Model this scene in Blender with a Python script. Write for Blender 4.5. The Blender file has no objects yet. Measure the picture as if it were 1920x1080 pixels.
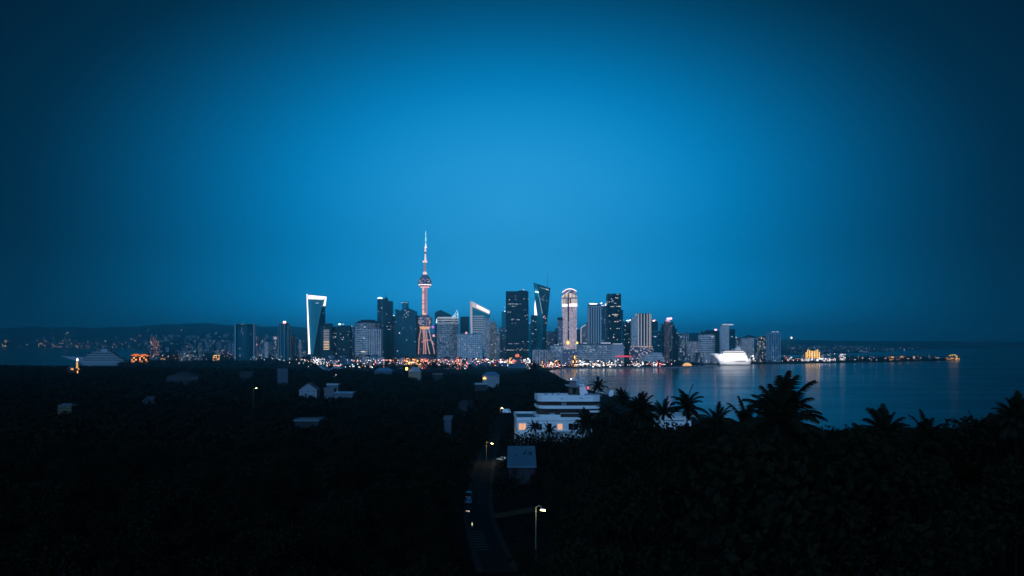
import bpy, math, random
import numpy as np
from mathutils import Vector, Matrix, noise as mnoise
R = math.radians
rnd = random.Random(7)
scene = bpy.context.scene
COL = scene.collection
F, HY, CZ = 1663.0, 642.0, 100.0          # focal length in photo pixels, horizon row, camera height

def P(px, py, d):
    return Vector(((px - 960.0) / F * d, d, CZ + (HY - py) / F * d))
def PX(px, d): return (px - 960.0) / F * d
def PZ(py, d): return CZ + (HY - py) / F * d

# ------------------------------------------------------------------ materials
def new_mat(name):
    m = bpy.data.materials.new(name); m.use_nodes = True
    nt = m.node_tree; b = nt.nodes['Principled BSDF']
    return m, nt, b
def node(nt, t, **kw):
    n = nt.nodes.new(t)
    for k, v in kw.items():
        if k.startswith('i_'):
            n.inputs[int(k[2:])].default_value = v
        else: setattr(n, k, v)
    return n
def math_n(nt, op, a, b=None, c=None):
    n = nt.nodes.new('ShaderNodeMath'); n.operation = op
    for i, v in enumerate((a, b, c)):
        if v is None: continue
        if isinstance(v, (int, float)): n.inputs[i].default_value = v
        else: nt.links.new(v, n.inputs[i])
    return n.outputs[0]
def mix_c(nt, f, a, b):
    n = nt.nodes.new('ShaderNodeMix'); n.data_type = 'RGBA'
    for i, v in ((0, f), (6, a), (7, b)):
        if isinstance(v, (int, float)): n.inputs[i].default_value = v
        elif isinstance(v, tuple): n.inputs[i].default_value = v if len(v) == 4 else (*v, 1)
        else: nt.links.new(v, n.inputs[i])
    return n.outputs[2]

def surf(name, col, rough=0.7, metal=0.0, var=0.25, scale=0.3, bump=0.0):
    m, nt, b = new_mat(name)
    if rough >= .8: b.inputs['Specular IOR Level'].default_value = .08
    tc = node(nt, 'ShaderNodeTexCoord')
    nz = node(nt, 'ShaderNodeTexNoise'); nz.inputs['Scale'].default_value = scale; nz.inputs['Detail'].default_value = 6
    nt.links.new(tc.outputs['Object'], nz.inputs['Vector'])
    lo = tuple(c * (1 - var) for c in col); hi = tuple(min(1, c * (1 + var)) for c in col)
    nt.links.new(mix_c(nt, nz.outputs['Fac'], lo, hi), b.inputs['Base Color'])
    b.inputs['Roughness'].default_value = rough; b.inputs['Metallic'].default_value = metal
    if bump:
        bp = node(nt, 'ShaderNodeBump'); bp.inputs['Strength'].default_value = bump
        nt.links.new(nz.outputs['Fac'], bp.inputs['Height']); nt.links.new(bp.outputs[0], b.inputs['Normal'])
    return m
def glow(name, col, strength):
    m, nt, b = new_mat(name)
    b.inputs['Base Color'].default_value = (0.05, 0.05, 0.05, 1)
    b.inputs['Emission Color'].default_value = (*col, 1); b.inputs['Emission Strength'].default_value = strength
    return m

def facade(name, glass, frame, cw=5.0, ch=4.0, p=0.02, row=0.0, c1=(1, .8, .55), c2=(.75, .88, 1), s=2.0, m=0.18, rnd_r=None, rough=0.2):
    """curtain wall: a grid of panes in metres, some or all of them glowing"""
    mt, nt, b = new_mat(name); L = nt.links.new; b.inputs['Specular IOR Level'].default_value = .22
    tc = node(nt, 'ShaderNodeTexCoord')
    sp = node(nt, 'ShaderNodeSeparateXYZ'); L(tc.outputs['Object'], sp.inputs[0])
    sn = node(nt, 'ShaderNodeSeparateXYZ'); L(tc.outputs['Normal'], sn.inputs[0])
    ax = math_n(nt, 'ABSOLUTE', sn.outputs[0]); ay = math_n(nt, 'ABSOLUTE', sn.outputs[1])
    side = math_n(nt, 'GREATER_THAN', ax, ay)
    if rnd_r:
        u = math_n(nt, 'MULTIPLY', math_n(nt, 'ARCTAN2', sp.outputs[1], sp.outputs[0]), rnd_r)
    else:
        u = math_n(nt, 'ADD', math_n(nt, 'MULTIPLY', sp.outputs[1], side),
                   math_n(nt, 'MULTIPLY', sp.outputs[0], math_n(nt, 'SUBTRACT', 1.0, side)))
    u = math_n(nt, 'DIVIDE', u, cw); v = math_n(nt, 'DIVIDE', sp.outputs[2], ch)
    fu, fv = math_n(nt, 'FLOOR', u), math_n(nt, 'FLOOR', v)
    ru, rv = math_n(nt, 'FRACT', u), math_n(nt, 'FRACT', v)
    def inside(x, k):
        return math_n(nt, 'MULTIPLY', math_n(nt, 'GREATER_THAN', x, k), math_n(nt, 'LESS_THAN', x, 1 - k))
    win = math_n(nt, 'MULTIPLY', inside(ru, m), inside(rv, m))
    win = math_n(nt, 'MULTIPLY', win, math_n(nt, 'LESS_THAN', math_n(nt, 'ABSOLUTE', sn.outputs[2]), 0.5))
    oi = node(nt, 'ShaderNodeObjectInfo')
    seed = math_n(nt, 'ADD', math_n(nt, 'MULTIPLY', oi.outputs['Random'], 97.0), math_n(nt, 'MULTIPLY', side, 31.0))
    cb = node(nt, 'ShaderNodeCombineXYZ'); L(fu, cb.inputs[0]); L(fv, cb.inputs[1]); L(seed, cb.inputs[2])
    wn = node(nt, 'ShaderNodeTexWhiteNoise'); wn.noise_dimensions = '3D'; L(cb.outputs[0], wn.inputs['Vector'])
    lit = math_n(nt, 'GREATER_THAN', wn.outputs['Value'], 1 - p)
    if row:
        cr = node(nt, 'ShaderNodeCombineXYZ'); L(fv, cr.inputs[0]); L(seed, cr.inputs[1])
        wr = node(nt, 'ShaderNodeTexWhiteNoise'); wr.noise_dimensions = '3D'; L(cr.outputs[0], wr.inputs['Vector'])
        on = math_n(nt, 'MULTIPLY', math_n(nt, 'GREATER_THAN', wr.outputs['Value'], 1 - row), math_n(nt, 'GREATER_THAN', wn.outputs['Value'], 0.45))
        lit = math_n(nt, 'MAXIMUM', lit, on)
    sc = node(nt, 'ShaderNodeSeparateColor'); L(wn.outputs['Color'], sc.inputs[0])
    lum = math_n(nt, 'MULTIPLY', math_n(nt, 'MULTIPLY', lit, win), math_n(nt, 'MULTIPLY_ADD', sc.outputs[1], 1.2 * s, 0.3 * s))
    tone = math_n(nt, 'MULTIPLY_ADD', sc.outputs[2], 0.5, 0.75)
    gl = mix_c(nt, tone, (0, 0, 0, 1), (*glass, 1))
    L(mix_c(nt, win, frame, gl), b.inputs['Base Color'])
    L(mix_c(nt, sc.outputs[0], c1, c2), b.inputs['Emission Color']); L(lum, b.inputs['Emission Strength'])
    L(math_n(nt, 'SUBTRACT', 0.65, math_n(nt, 'MULTIPLY', win, 0.65 - rough)), b.inputs['Roughness'])
    return mt

# ------------------------------------------------------------------ mesh builder
class MB:
    def __init__(s): s.v = []; s.f = []; s.mi = []
    def add(s, verts, faces, mi=0):
        o = len(s.v); s.v += [tuple(v) for v in verts]
        s.f += [tuple(i + o for i in f) for f in faces]; s.mi += [mi] * len(faces); return s
    def box(s, x0, x1, y0, y1, z0, z1, mi=0):
        return s.add([(x0, y0, z0), (x1, y0, z0), (x1, y1, z0), (x0, y1, z0), (x0, y0, z1), (x1, y0, z1), (x1, y1, z1), (x0, y1, z1)],
                     [(0, 3, 2, 1), (4, 5, 6, 7), (0, 1, 5, 4), (1, 2, 6, 5), (2, 3, 7, 6), (3, 0, 4, 7)], mi)
    def hull8(s, v, mi=0):      # 4 bottom, 4 top, counter-clockwise from front left
        return s.add(v, [(0, 3, 2, 1), (4, 5, 6, 7), (0, 1, 5, 4), (1, 2, 6, 5), (2, 3, 7, 6), (3, 0, 4, 7)], mi)
    def lathe(s, c, prof, n=24, ry=1.0, mi=0, cap=True):
        vs = []
        for r, z in prof:
            for k in range(n):
                a = 2 * math.pi * k / n
                vs.append((c[0] + r * math.cos(a), c[1] + r * ry * math.sin(a), c[2] + z))
        fs = []
        for j in range(len(prof) - 1):
            for k in range(n):
                k2 = (k + 1) % n
                fs.append((j * n + k, j * n + k2, (j + 1) * n + k2, (j + 1) * n + k))
        if cap:
            fs.append(tuple(range(n - 1, -1, -1))); fs.append(tuple((len(prof) - 1) * n + k for k in range(n)))
        return s.add(vs, fs, mi)
    def prism(s, poly, y0, y1, mi=0):   # poly: list of (x,z), counter-clockwise seen from the camera
        n = len(poly)
        vs = [(x, y0, z) for x, z in poly] + [(x, y1, z) for x, z in poly]
        fs = [tuple(range(n)), tuple(range(2 * n - 1, n - 1, -1))]
        for k in range(n):
            k2 = (k + 1) % n; fs.append((k, k + n, k2 + n, k2))
        return s.add(vs, fs, mi)
    def slab(s, poly, z0, z1, mi=0):    # poly in plan (x,y) counter-clockwise
        n = len(poly)
        vs = [(x, y, z0) for x, y in poly] + [(x, y, z1) for x, y in poly]
        fs = [tuple(range(n - 1, -1, -1)), tuple(range(n, 2 * n))]
        for k in range(n):
            k2 = (k + 1) % n; fs.append((k, k2, k2 + n, k + n))
        return s.add(vs, fs, mi)
    def tube(s, pts, rad, n=8, mi=0):
        pts = [Vector(p) for p in pts]; m = len(pts)
        if not isinstance(rad, (list, tuple)): rad = [rad] * m
        vs = []; 
        for j, p in enumerate(pts):
            t = (pts[min(j + 1, m - 1)] - pts[max(j - 1, 0)]).normalized()
            a = t.cross(Vector((0, 1, 0)) if abs(t.y) < .9 else Vector((1, 0, 0))).normalized(); b = t.cross(a)
            for k in range(n):
                w = 2 * math.pi * k / n
                vs.append(p + (a * math.cos(w) + b * math.sin(w)) * rad[j])
        fs = [(j * n + k, j * n + (k + 1) % n, (j + 1) * n + (k + 1) % n, (j + 1) * n + k) for j in range(m - 1) for k in range(n)]
        fs += [tuple(range(n - 1, -1, -1)), tuple((m - 1) * n + k for k in range(n))]
        return s.add(vs, fs, mi)
    def mesh(s, name, mats, org=(0, 0, 0), smooth=False):
        me = bpy.data.meshes.new(name)
        ox, oy, oz = org
        me.from_pydata([(x - ox, y - oy, z - oz) for x, y, z in s.v], [], s.f)
        for m in (mats if isinstance(mats, (list, tuple)) else [mats]): me.materials.append(m)
        if len(set(s.mi)) > 1: me.polygons.foreach_set('material_index', s.mi)
        if smooth: me.polygons.foreach_set('use_smooth', [True] * len(me.polygons))
        me.update(); return me

def tag(o, label=None, cat=None, group=None, kind=None):
    if label: o['label'] = label
    if cat: o['category'] = cat
    if group: o['group'] = group
    if kind: o['kind'] = kind
    return o
def link(name, me, parent=None, loc=(0, 0, 0), rot=0.0, scale=None):
    o = bpy.data.objects.new(name, me); COL.objects.link(o)
    o.location = loc; o.rotation_euler = (0, 0, rot)
    if scale: o.scale = scale
    if parent: o.parent = parent
    return o
def thing(name, label, cat, loc, group=None, rot=0.0):
    return tag(link(name, None, None, loc, rot), label, cat, group)
def part(name, mb, mats, root, smooth=False):       # vertices in world axes; root is the thing's Empty
    return link(name, mb.mesh(name, mats, root.location, smooth), root)
def sub(name, mb, mats, prt, smooth=False):         # sub-part of a part (same origin as its thing)
    return link(name, mb.mesh(name, mats, prt.parent.location, smooth), prt)
def copy_tree(o, parent=None):
    c = o.copy(); COL.objects.link(c)
    if parent: c.parent = parent
    for ch in list(o.children): copy_tree(ch, c)
    return c

# palette --------------------------------------------------------------------------------------------
M = {}
M['dark'] = facade('dark_glass', (.001, .055, .072), (.002, .042, .056), 6, 4.2, .004, 0, s=1.2)
M['dark2'] = facade('black_glass', (.001, .024, .036), (.002, .026, .038), 5, 4, .004, .01, s=1.1)
M['teal'] = facade('teal_glass', (.008, .34, .40), (.01, .26, .32), 5, 4, .002, 0, s=.8)
M['teal_lo'] = facade('deep_teal_glass', (.002, .11, .145), (.003, .085, .115), 5, 4, .004, 0, s=.8)
M['mid'] = facade('blue_grey_glass', (.01, .08, .12), (.12, .22, .30), 6, 4, .05, 0, s=.5)
M['office'] = facade('office_wall', (.01, .055, .085), (.36, .43, .50), 4.4, 3.8, .7, 0, c1=(.9, .82, .82), c2=(.7, .82, 1), s=.26)  # faint emission on most panes lifts the facade's brightness
M['pale'] = facade('pale_office_wall', (.06, .075, .11), (.50, .52, .58), 5, 4, .12, 0, s=.5)
M['purple'] = facade('mauve_wall', (.10, .085, .13), (.36, .31, .38), 6, 5, .05, 0, s=.5)
M['pinkwall'] = facade('pink_stone_wall', (.30, .22, .27), (.42, .33, .40), 8, 5, .0, 0)
M['town'] = facade('town_wall', (.03, .05, .07), (.10, .14, .19), 5, 4, .10, 0, c1=(1, .75, .55), c2=(.55, .8, 1), s=1.1)
M['redtown'] = facade('red_lit_town_wall', (.03, .03, .05), (.06, .07, .10), 8, 6, .3, 0, c1=(1, .18, .12), c2=(1, .6, .5), s=1.1)
M['shop'] = facade('orange_shop_front', (.05, .03, .02), (.10, .07, .05), 6, 5, .42, 0, c1=(1, .22, .04), c2=(1, .62, .25), s=2.4, m=.08)
M['shopw'] = facade('white_shop_front', (.05, .05, .05), (.12, .12, .14), 6, 5, .42, 0, c1=(1, .75, .6), c2=(.85, .9, 1), s=2.4, m=.08)
M['shopr'] = facade('red_shop_front', (.05, .02, .02), (.12, .05, .05), 6, 5, .45, 0, c1=(1, .10, .07), c2=(1, .35, .3), s=2.2, m=.08)
M['concrete'] = surf('pale_concrete', (.62, .67, .70), .7)
M['bluecon'] = surf('blue_grey_concrete', (.33, .46, .53), .6)
M['white'] = surf('white_render', (.76, .76, .76), .6, var=.16, scale=.22)
M['whitepaint'] = surf('white_ship_paint', (.82, .80, .78), .35, var=.04)
M['darkroof'] = surf('dark_roof', (.03, .04, .05), .8)
M['roofblue'] = surf('blue_metal_roof', (.10, .22, .36), .4, var=.2, scale=.05)
M['brown'] = surf('brown_stone', (.16, .11, .12), .7)
M['steel'] = surf('mast_steel', (.12, .14, .17), .4, .6)
M['pinksteel'] = surf('pink_lit_concrete', (.55, .40, .42), .6)
M['tile'] = surf('grey_roof_tiles', (.10, .13, .16), .7, scale=2)
M['wood'] = surf('brown_timber', (.05, .028, .018), .7)
M['glassdk'] = surf('dark_window_glass', (.012, .014, .018), .15)
M['deck'] = surf('teal_roof_deck', (.10, .19, .22), .8)
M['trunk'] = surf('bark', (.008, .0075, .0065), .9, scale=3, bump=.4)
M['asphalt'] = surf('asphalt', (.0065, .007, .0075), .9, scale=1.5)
M['paint'] = surf('road_paint', (.05, .056, .06), .8, scale=3)
M['kerb'] = surf('kerb_stone', (.016, .016, .016), .8)
M['stone'] = surf('tan_wall_stone', (.075, .058, .042), .8, scale=2)
M['carpaint'] = surf('dark_car_paint', (.02, .025, .03), .25, .3)
M['carwhite'] = surf('white_car_paint', (.7, .72, .75), .25)
M['rubber'] = surf('rubber', (.02, .02, .02), .9)
M['poleyellow'] = surf('galvanised_pole', (.12, .12, .10), .5, .2)
W_ = (1, .88, .78)
M['lwhite'] = glow('white_lamp', (1, .86, .80), 3.4); M['lcool'] = glow('cool_lamp', (.62, .86, 1), 4)
M['lorange'] = glow('orange_lamp', (1, .27, .05), 3.4); M['lred'] = glow('red_lamp', (1, .10, .14), 4)
M['lpink'] = glow('pink_lamp', (1, .42, .62), 4); M['lyellow'] = glow('yellow_lamp', (1, .62, .12), 4.5)
M['lgreen'] = glow('yellow_green_lamp', (1, .95, .35), 14)
M['strip'] = glow('white_light_strip', (1, .84, .86), 2.2); M['strip2'] = glow('soft_white_strip', (.74, .68, .82), .55)
M['stripc'] = glow('cyan_light_strip', (.45, .85, 1), 1.3); M['win'] = glow('lit_window_pane', (.85, .9, 1), 1.0)
M['winw'] = glow('warm_window_pane', (1, .72, .45), 1.3); M['winr'] = glow('red_window_pane', (1, .35, .35), 1.1)
M['room'] = glow('lamp_lit_room', (1, .48, .24), .88); M['gold'] = glow('golden_light', (1, .55, .14), 2.6)
M['orb'] = facade('orb_panels', (.06, .06, .12), (.32, .27, .33), 7, 6, .5, 0, c1=(1, .70, .62), c2=(.95, .75, .95), s=.8)
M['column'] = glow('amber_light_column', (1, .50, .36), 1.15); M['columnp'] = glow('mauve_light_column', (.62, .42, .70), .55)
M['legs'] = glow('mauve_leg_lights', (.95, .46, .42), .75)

M['grid'] = facade('window_grid_glass', (.006, .045, .075), (.03, .07, .11), 5, 4, .7, 0, c1=(.95, .82, .80), c2=(.68, .82, 1), s=.3); M['shipgrey'] = surf('unlit_ship_paint', (.28, .35, .39), .4, var=.05)  # grid panes glow faintly to make the facade paler
M['pinkstrip'] = glow('pink_white_spire_light', (1, .66, .66), 1.2)
M['bandlight'] = glow('lit_floor_bands', (.62, .62, .80), .36); M['beam'] = glow('backlit_beam_panel', (.86, .74, .80), .75)
M['bluestrip'] = surf('pale_blue_panel', (.30, .42, .55), .4); M['lpinkrim'] = glow('pink_rim_lamp', (1, .52, .58), 1.1); M['lpinkorb'] = glow('magenta_orb', (.8, .2, 1), 1.0)
M['brownf'] = facade('brown_lit_wall', (.12, .08, .09), (.20, .14, .16), 5, 4, .35, 0, c1=(1, .6, .5), c2=(.8, .6, .7), s=.35)
M['brownf2'] = facade('brown_wall', (.02, .04, .05), (.05, .05, .06), 5, 4, .03, 0, s=.8)
M['crown'] = facade('lit_crown_panes', (.25, .2, .18), (.5, .36, .34), 5.5, 60, .97, 0, c1=(1, .66, .48), c2=(1, .86, .74), s=.95, m=.04)
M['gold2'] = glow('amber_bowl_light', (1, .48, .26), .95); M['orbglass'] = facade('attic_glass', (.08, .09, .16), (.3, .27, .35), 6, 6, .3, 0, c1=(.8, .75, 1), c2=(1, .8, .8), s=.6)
M['pinkfl'] = facade('pink_stone_floodlit_glow', (.30, .23, .28), (.40, .31, .37), 4, 3, 1.1, 0, c1=(.88, .66, .72), c2=(.92, .72, .70), s=.66, m=.12)  # floodlighting on the stone put into emission of every pane
M['pinksteel2'] = glow('pink_lattice_lights', (.8, .45, .5), .42)
M['podium'] = facade('podium_wall', (.08, .07, .09), (.30, .24, .28), 7, 5, .35, 0, c1=(1, .55, .5), c2=(.8, .75, .9), s=.8)
M['shopc'] = facade('cool_podium_wall', (.04, .06, .09), (.10, .12, .17), 6, 5, .3, 0, c1=(.8, .85, 1), c2=(1, .8, .8), s=1.4)
M['stripcool'] = glow('cool_light_strip2', (.62, .88, 1), 1.5); M['stripdim'] = glow('dim_white_strip', (.68, .80, 1), .7)
M['town2'] = facade('dotted_town_wall', (.02, .04, .06), (.05, .07, .09), 6, 5, .16, 0, c1=(.7, .9, 1), c2=(1, .9, .75), s=1.0)
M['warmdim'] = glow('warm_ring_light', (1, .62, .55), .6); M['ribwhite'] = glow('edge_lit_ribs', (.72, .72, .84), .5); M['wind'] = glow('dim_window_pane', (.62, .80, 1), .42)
M['awning'] = glow('red_lit_awning', (1, .07, .13), .8); M['gold3'] = glow('gold_lit_canvas', (1, .50, .16), 1.1); M['balloon'] = glow('orange_lit_envelope', (1, .22, .08), 1.0)
M['golddim'] = glow('dim_gold_light', (1, .5, .12), .9); M['quay'] = surf('quay_concrete', (.30, .30, .32), .8)
M['fartown'] = facade('distant_town_wall', (.04, .06, .08), (.07, .10, .14), 9, 7, .05, 0, c1=(1, .7, .5), c2=(.6, .85, 1), s=1.0, m=.1)
M['orangetown'] = facade('distant_orange_town_wall', (.05, .05, .06), (.06, .06, .06), 16, 12, .14, 0, c1=(1, .30, .06), c2=(1, .75, .5), s=3.0, m=.1)
M['lamber'] = glow('amber_lamp', (1, .70, .22), 16); M['room2'] = glow('backlit_box', (1, .74, .50), 1.4); M['bollard'] = glow('bollard_lamp', (.8, .75, .35), .9)
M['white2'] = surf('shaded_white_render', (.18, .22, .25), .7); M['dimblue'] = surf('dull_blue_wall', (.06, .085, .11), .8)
M['bluewall'] = surf('blue_white_render', (.07, .10, .13), .7); M['dimwall'] = surf('dimmed_wall', (.03, .035, .04), .8); M['roofpale'] = surf('pale_roof_sheet', (.28, .34, .40), .6)  # evening dimness of the walls put into dark base colours
M['roofdim'] = surf('dimmed_roof', (.045, .05, .055), .8); M['warmwall'] = surf('tan_wall', (.25, .18, .13), .7); M['roofpink'] = surf('pinkish_roof', (.14, .10, .10), .7)  # dimness of the grey roofs put into their base colour
M['yellowwall'] = surf('yellow_lit_tint_wall', (.06, .045, .015), .7); M['roofwhite'] = surf('pale_blue_roof', (.08, .17, .235), .5); M['lpinkdim'] = glow('pink_sign_light', (1, .45, .42), 1.2)  # yellow light on the house front put into the wall colour
M['lreddim'] = glow('red_signal', (1, .08, .10), 2.0); M['orangeroof'] = glow('orange_lit_canvas', (1, .20, .03), .9)
M['pavwall'] = facade('dim_orange_wall', (.05, .03, .02), (.06, .04, .03), 9, 8, .35, 0, c1=(1, .2, .04), c2=(1, .4, .12), s=1.6, m=.1)
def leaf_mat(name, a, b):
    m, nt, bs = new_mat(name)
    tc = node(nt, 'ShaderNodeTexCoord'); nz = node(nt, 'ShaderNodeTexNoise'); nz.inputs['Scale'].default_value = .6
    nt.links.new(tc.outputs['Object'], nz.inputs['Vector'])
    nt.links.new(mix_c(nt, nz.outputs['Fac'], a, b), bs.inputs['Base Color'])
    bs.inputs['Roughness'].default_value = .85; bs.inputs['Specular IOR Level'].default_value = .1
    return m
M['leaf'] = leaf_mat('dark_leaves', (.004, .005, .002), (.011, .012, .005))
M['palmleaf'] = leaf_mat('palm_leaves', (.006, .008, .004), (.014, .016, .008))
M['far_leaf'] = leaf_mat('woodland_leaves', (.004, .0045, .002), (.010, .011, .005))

# ------------------------------------------------------------------ terrain
SHORE = [(2600, -300), (1500, 300), (800, 520), (450, 740), (312, 850), (268, 1100), (225, 1400), (165, 1750), (135, 2500), (130, 3150),
         (190, 3370), (420, 3420), (560, 3470), (770, 3540), (800, 3570), (620, 3640), (720, 3830), (880, 3990), (1100, 4060), (1500, 4250), (1900, 4500), (2300, 4800),
         (2620, 5150), (2480, 5420), (1900, 5700), (1500, 6600), (1300, 9000), (-3600, 9000), (-2900, 6900), (-2300, 5500), (-1960, 4300), (-1680, 3550),
         (-1650, 3050), (-4000, 2800), (-6000, 2400), (-6000, -300)]
PROF = [(-300, 66), (0, 64), (100, 62), (200, 59.5), (300, 55.5), (400, 50.5), (500, 46), (600, 43), (800, 38), (1200, 32), (2000, 24), (2600, 19), (3000, 8), (3350, 3), (9999, 3)]
xs = list(np.arange(-300, 301, 6.0)); g = 8.0
while xs[-1] < 5200: xs.append(xs[-1] + g); g = min(g * 1.12, 70)
g = 8.0; left = [-300.0]
while left[-1] > -6000: left.append(left[-1] - g); g = min(g * 1.12, 70)
xs = np.array(left[:0:-1] + xs)
ys = list(np.arange(-150, 601, 6.0)); g = 7.0
while ys[-1] < 8800: ys.append(ys[-1] + g); g = min(g * 1.06, 45)
ys = np.array(ys)
GX, GY = np.meshgrid(xs, ys)
def signed(px, py):
    px = px.ravel(); py = py.ravel(); dist = np.full(px.shape, 1e9); ins = np.zeros(px.shape, bool); n = len(SHORE)
    for i in range(n):
        (x1, y1), (x2, y2) = SHORE[i], SHORE[(i + 1) % n]
        dx, dy = x2 - x1, y2 - y1
        t = np.clip(((px - x1) * dx + (py - y1) * dy) / (dx * dx + dy * dy), 0, 1)
        dist = np.minimum(dist, np.hypot(px - x1 - t * dx, py - y1 - t * dy))
        c = ((y1 > py) != (y2 > py)) & (px < (x2 - x1) * (py - y1) / ((y2 - y1) if y2 != y1 else 1e-9) + x1)
        ins ^= c
    return dist, ins
def sstep(a, b, x):
    t = np.clip((x - a) / (b - a), 0, 1); return t * t * (3 - 2 * t)
D, INS = signed(GX, GY); D = D.reshape(GX.shape); INS = INS.reshape(GX.shape)
prof = np.interp(GY, [p[0] for p in PROF], [p[1] for p in PROF])
prof = prof + 17 * sstep(8, 26, GX) * (1 - sstep(120, 300, GY)) + 9 * sstep(25, 55, GX) * (1 - sstep(330, 600, GY)) * sstep(100, 240, GY)
prof = prof - 34 * sstep(90, 300, GX) * sstep(300, 650, GY) * (1 - sstep(1500, 2300, GY))
prof = prof + 6 * sstep(-500, -1100, GX) * sstep(900, 1600, GY) * (1 - sstep(2800, 3100, GY))
nzv = np.zeros_like(GX)
for k, (sx, am) in enumerate(((190., 1.4), (61., .5))):
    nzv += am * np.sin(GX / sx + 1.3 * k + 1.7 * np.sin(GY / (sx * 1.3))) * np.cos(GY / sx + .6 * k)
prof = prof + nzv * sstep(18, 60, np.abs(GX + 8)) * (prof > 6)
HT = np.where(INS, np.minimum(prof, 1.2 + .22 * D), np.maximum(-6.0, -.2 - .1 * D))
def ground(x, y):
    i = int(np.clip(np.searchsorted(xs, x) - 1, 0, len(xs) - 2)); j = int(np.clip(np.searchsorted(ys, y) - 1, 0, len(ys) - 2))
    tx = (x - xs[i]) / (xs[i + 1] - xs[i]); ty = (y - ys[j]) / (ys[j + 1] - ys[j])
    a = HT[j, i] * (1 - tx) + HT[j, i + 1] * tx; b = HT[j + 1, i] * (1 - tx) + HT[j + 1, i + 1] * tx
    return float(a * (1 - ty) + b * ty)
def hit(px, py):            # where the photo's pixel meets the terrain
    d = 60.0
    while d < 6000:
        p = P(px, py, d)
        if p.z <= ground(p.x, p.y): return d
        d += 1.0
    return d
def np_mesh(name, verts, faces, mat, smooth=True):
    me = bpy.data.meshes.new(name); nv, nf = len(verts), len(faces); k = faces.shape[1]
    me.vertices.add(nv); me.vertices.foreach_set('co', np.asarray(verts, np.float32).ravel())
    me.loops.add(nf * k); me.loops.foreach_set('vertex_index', np.asarray(faces, np.int32).ravel())
    me.polygons.add(nf); me.polygons.foreach_set('loop_start', np.arange(0, nf * k, k, dtype=np.int32)); me.polygons.foreach_set('loop_total', np.full(nf, k, np.int32))
    if smooth: me.polygons.foreach_set('use_smooth', np.ones(nf, bool))
    me.materials.append(mat); me.update(calc_edges=True); me.validate(); return me
def grid_faces(ny, nx):
    a = (np.arange(ny - 1)[:, None] * nx + np.arange(nx - 1)[None, :]).ravel()
    return np.stack([a, a + 1, a + nx + 1, a + nx], 1)
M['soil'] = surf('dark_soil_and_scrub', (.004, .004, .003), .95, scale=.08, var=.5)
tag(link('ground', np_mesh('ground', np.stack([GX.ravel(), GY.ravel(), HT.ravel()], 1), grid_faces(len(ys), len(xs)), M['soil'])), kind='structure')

# far land: ridges on the horizon and the low country behind the city
RIDGE = [(-500, 622), (-100, 613), (60, 613), (150, 616), (220, 613), (280, 610), (340, 608.5), (430, 608.5), (480, 610.5), (530, 613), (600, 617), (750, 624), (950, 629), (1150, 632), (1350, 635), (1480, 638.5), (1650, 639.5), (1850, 641), (2400, 641)]
def far_z(px, d):
    rz = (HY - np.interp(px, [r[0] for r in RIDGE], [r[1] for r in RIDGE])) / F * 20000 + 100
    s0 = np.interp(px, [-500, 245, 285, 1480, 1620, 1800, 2400], [16500, 16500, 7000, 7000, 8600, 15000, 19000])
    t = np.clip((d - s0) / (20000 - s0 + 1), 0, 1.3)
    h = rz * (t ** 1.6) * (1 + .04 * np.sin(px / 37 + d / 1900) + .03 * np.sin(px / 13. + d / 700)) + 4
    return np.where(d < s0, -5, np.where(t > 1, h * (1 - 1.2 * (t - 1)), h))
fpx = np.arange(-500, 2401, 8.0); fd = np.concatenate([np.arange(7000, 20000, 260.), np.arange(20000, 26000, 1200.)])
FP, FD = np.meshgrid(fpx, fd)
M['hill'] = surf('distant_scrub_hills', (.02, .035, .045), .95, scale=.002, var=.4)
tag(link('hills', np_mesh('hills', np.stack([((FP - 960) / F * FD).ravel(), FD.ravel(), far_z(FP, FD).ravel()], 1), grid_faces(len(fd), len(fpx)), M['hill'])), kind='structure')
isl = MB()
prev = None
for k in range(25):
    pass
ipx = np.arange(1780, 1893, 3.0); idd = np.arange(14500, 16501, 250.)
IP, ID = np.meshgrid(ipx, idd)
iz = 34 * np.sin(np.pi * np.clip((IP - 1782) / 106, 0, 1)) ** .6 * np.sin(np.pi * (ID - 14500) / 2000) ** .7 * (1 + .2 * np.sin(IP * .7)) - 2
tag(link('island', np_mesh('island', np.stack([((IP - 960) / F * ID).ravel(), ID.ravel(), iz.ravel()], 1), grid_faces(len(idd), len(ipx)), M['hill'])), kind='structure')

# water
m, nt, b = new_mat('sea_water')
b.inputs['Base Color'].default_value = (.004, .014, .022, 1); n3 = None; b.inputs['IOR'].default_value = 1.30
tc = node(nt, 'ShaderNodeTexCoord')
mp = node(nt, 'ShaderNodeMapping'); mp.inputs['Scale'].default_value = (.006, .035, 1); nt.links.new(tc.outputs['Object'], mp.inputs[0])
n1 = node(nt, 'ShaderNodeTexNoise'); n1.inputs['Scale'].default_value = 1.0; n1.inputs['Detail'].default_value = 5; nt.links.new(mp.outputs[0], n1.inputs['Vector'])
n2 = node(nt, 'ShaderNodeTexNoise'); n2.inputs['Scale'].default_value = .12; n2.inputs['Detail'].default_value = 3; nt.links.new(tc.outputs['Object'], n2.inputs['Vector'])
hh = math_n(nt, 'ADD', math_n(nt, 'MULTIPLY', n1.outputs['Fac'], 2.2), math_n(nt, 'MULTIPLY', n2.outputs['Fac'], .5))
bp = node(nt, 'ShaderNodeBump'); bp.inputs['Strength'].default_value = .30; bp.inputs['Distance'].default_value = 1.0
nt.links.new(hh, bp.inputs['Height']); nt.links.new(bp.outputs[0], b.inputs['Normal'])
n3 = node(nt, 'ShaderNodeTexNoise'); n3.inputs['Scale'].default_value = 1.0; n3.inputs['Detail'].default_value = 2
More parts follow.
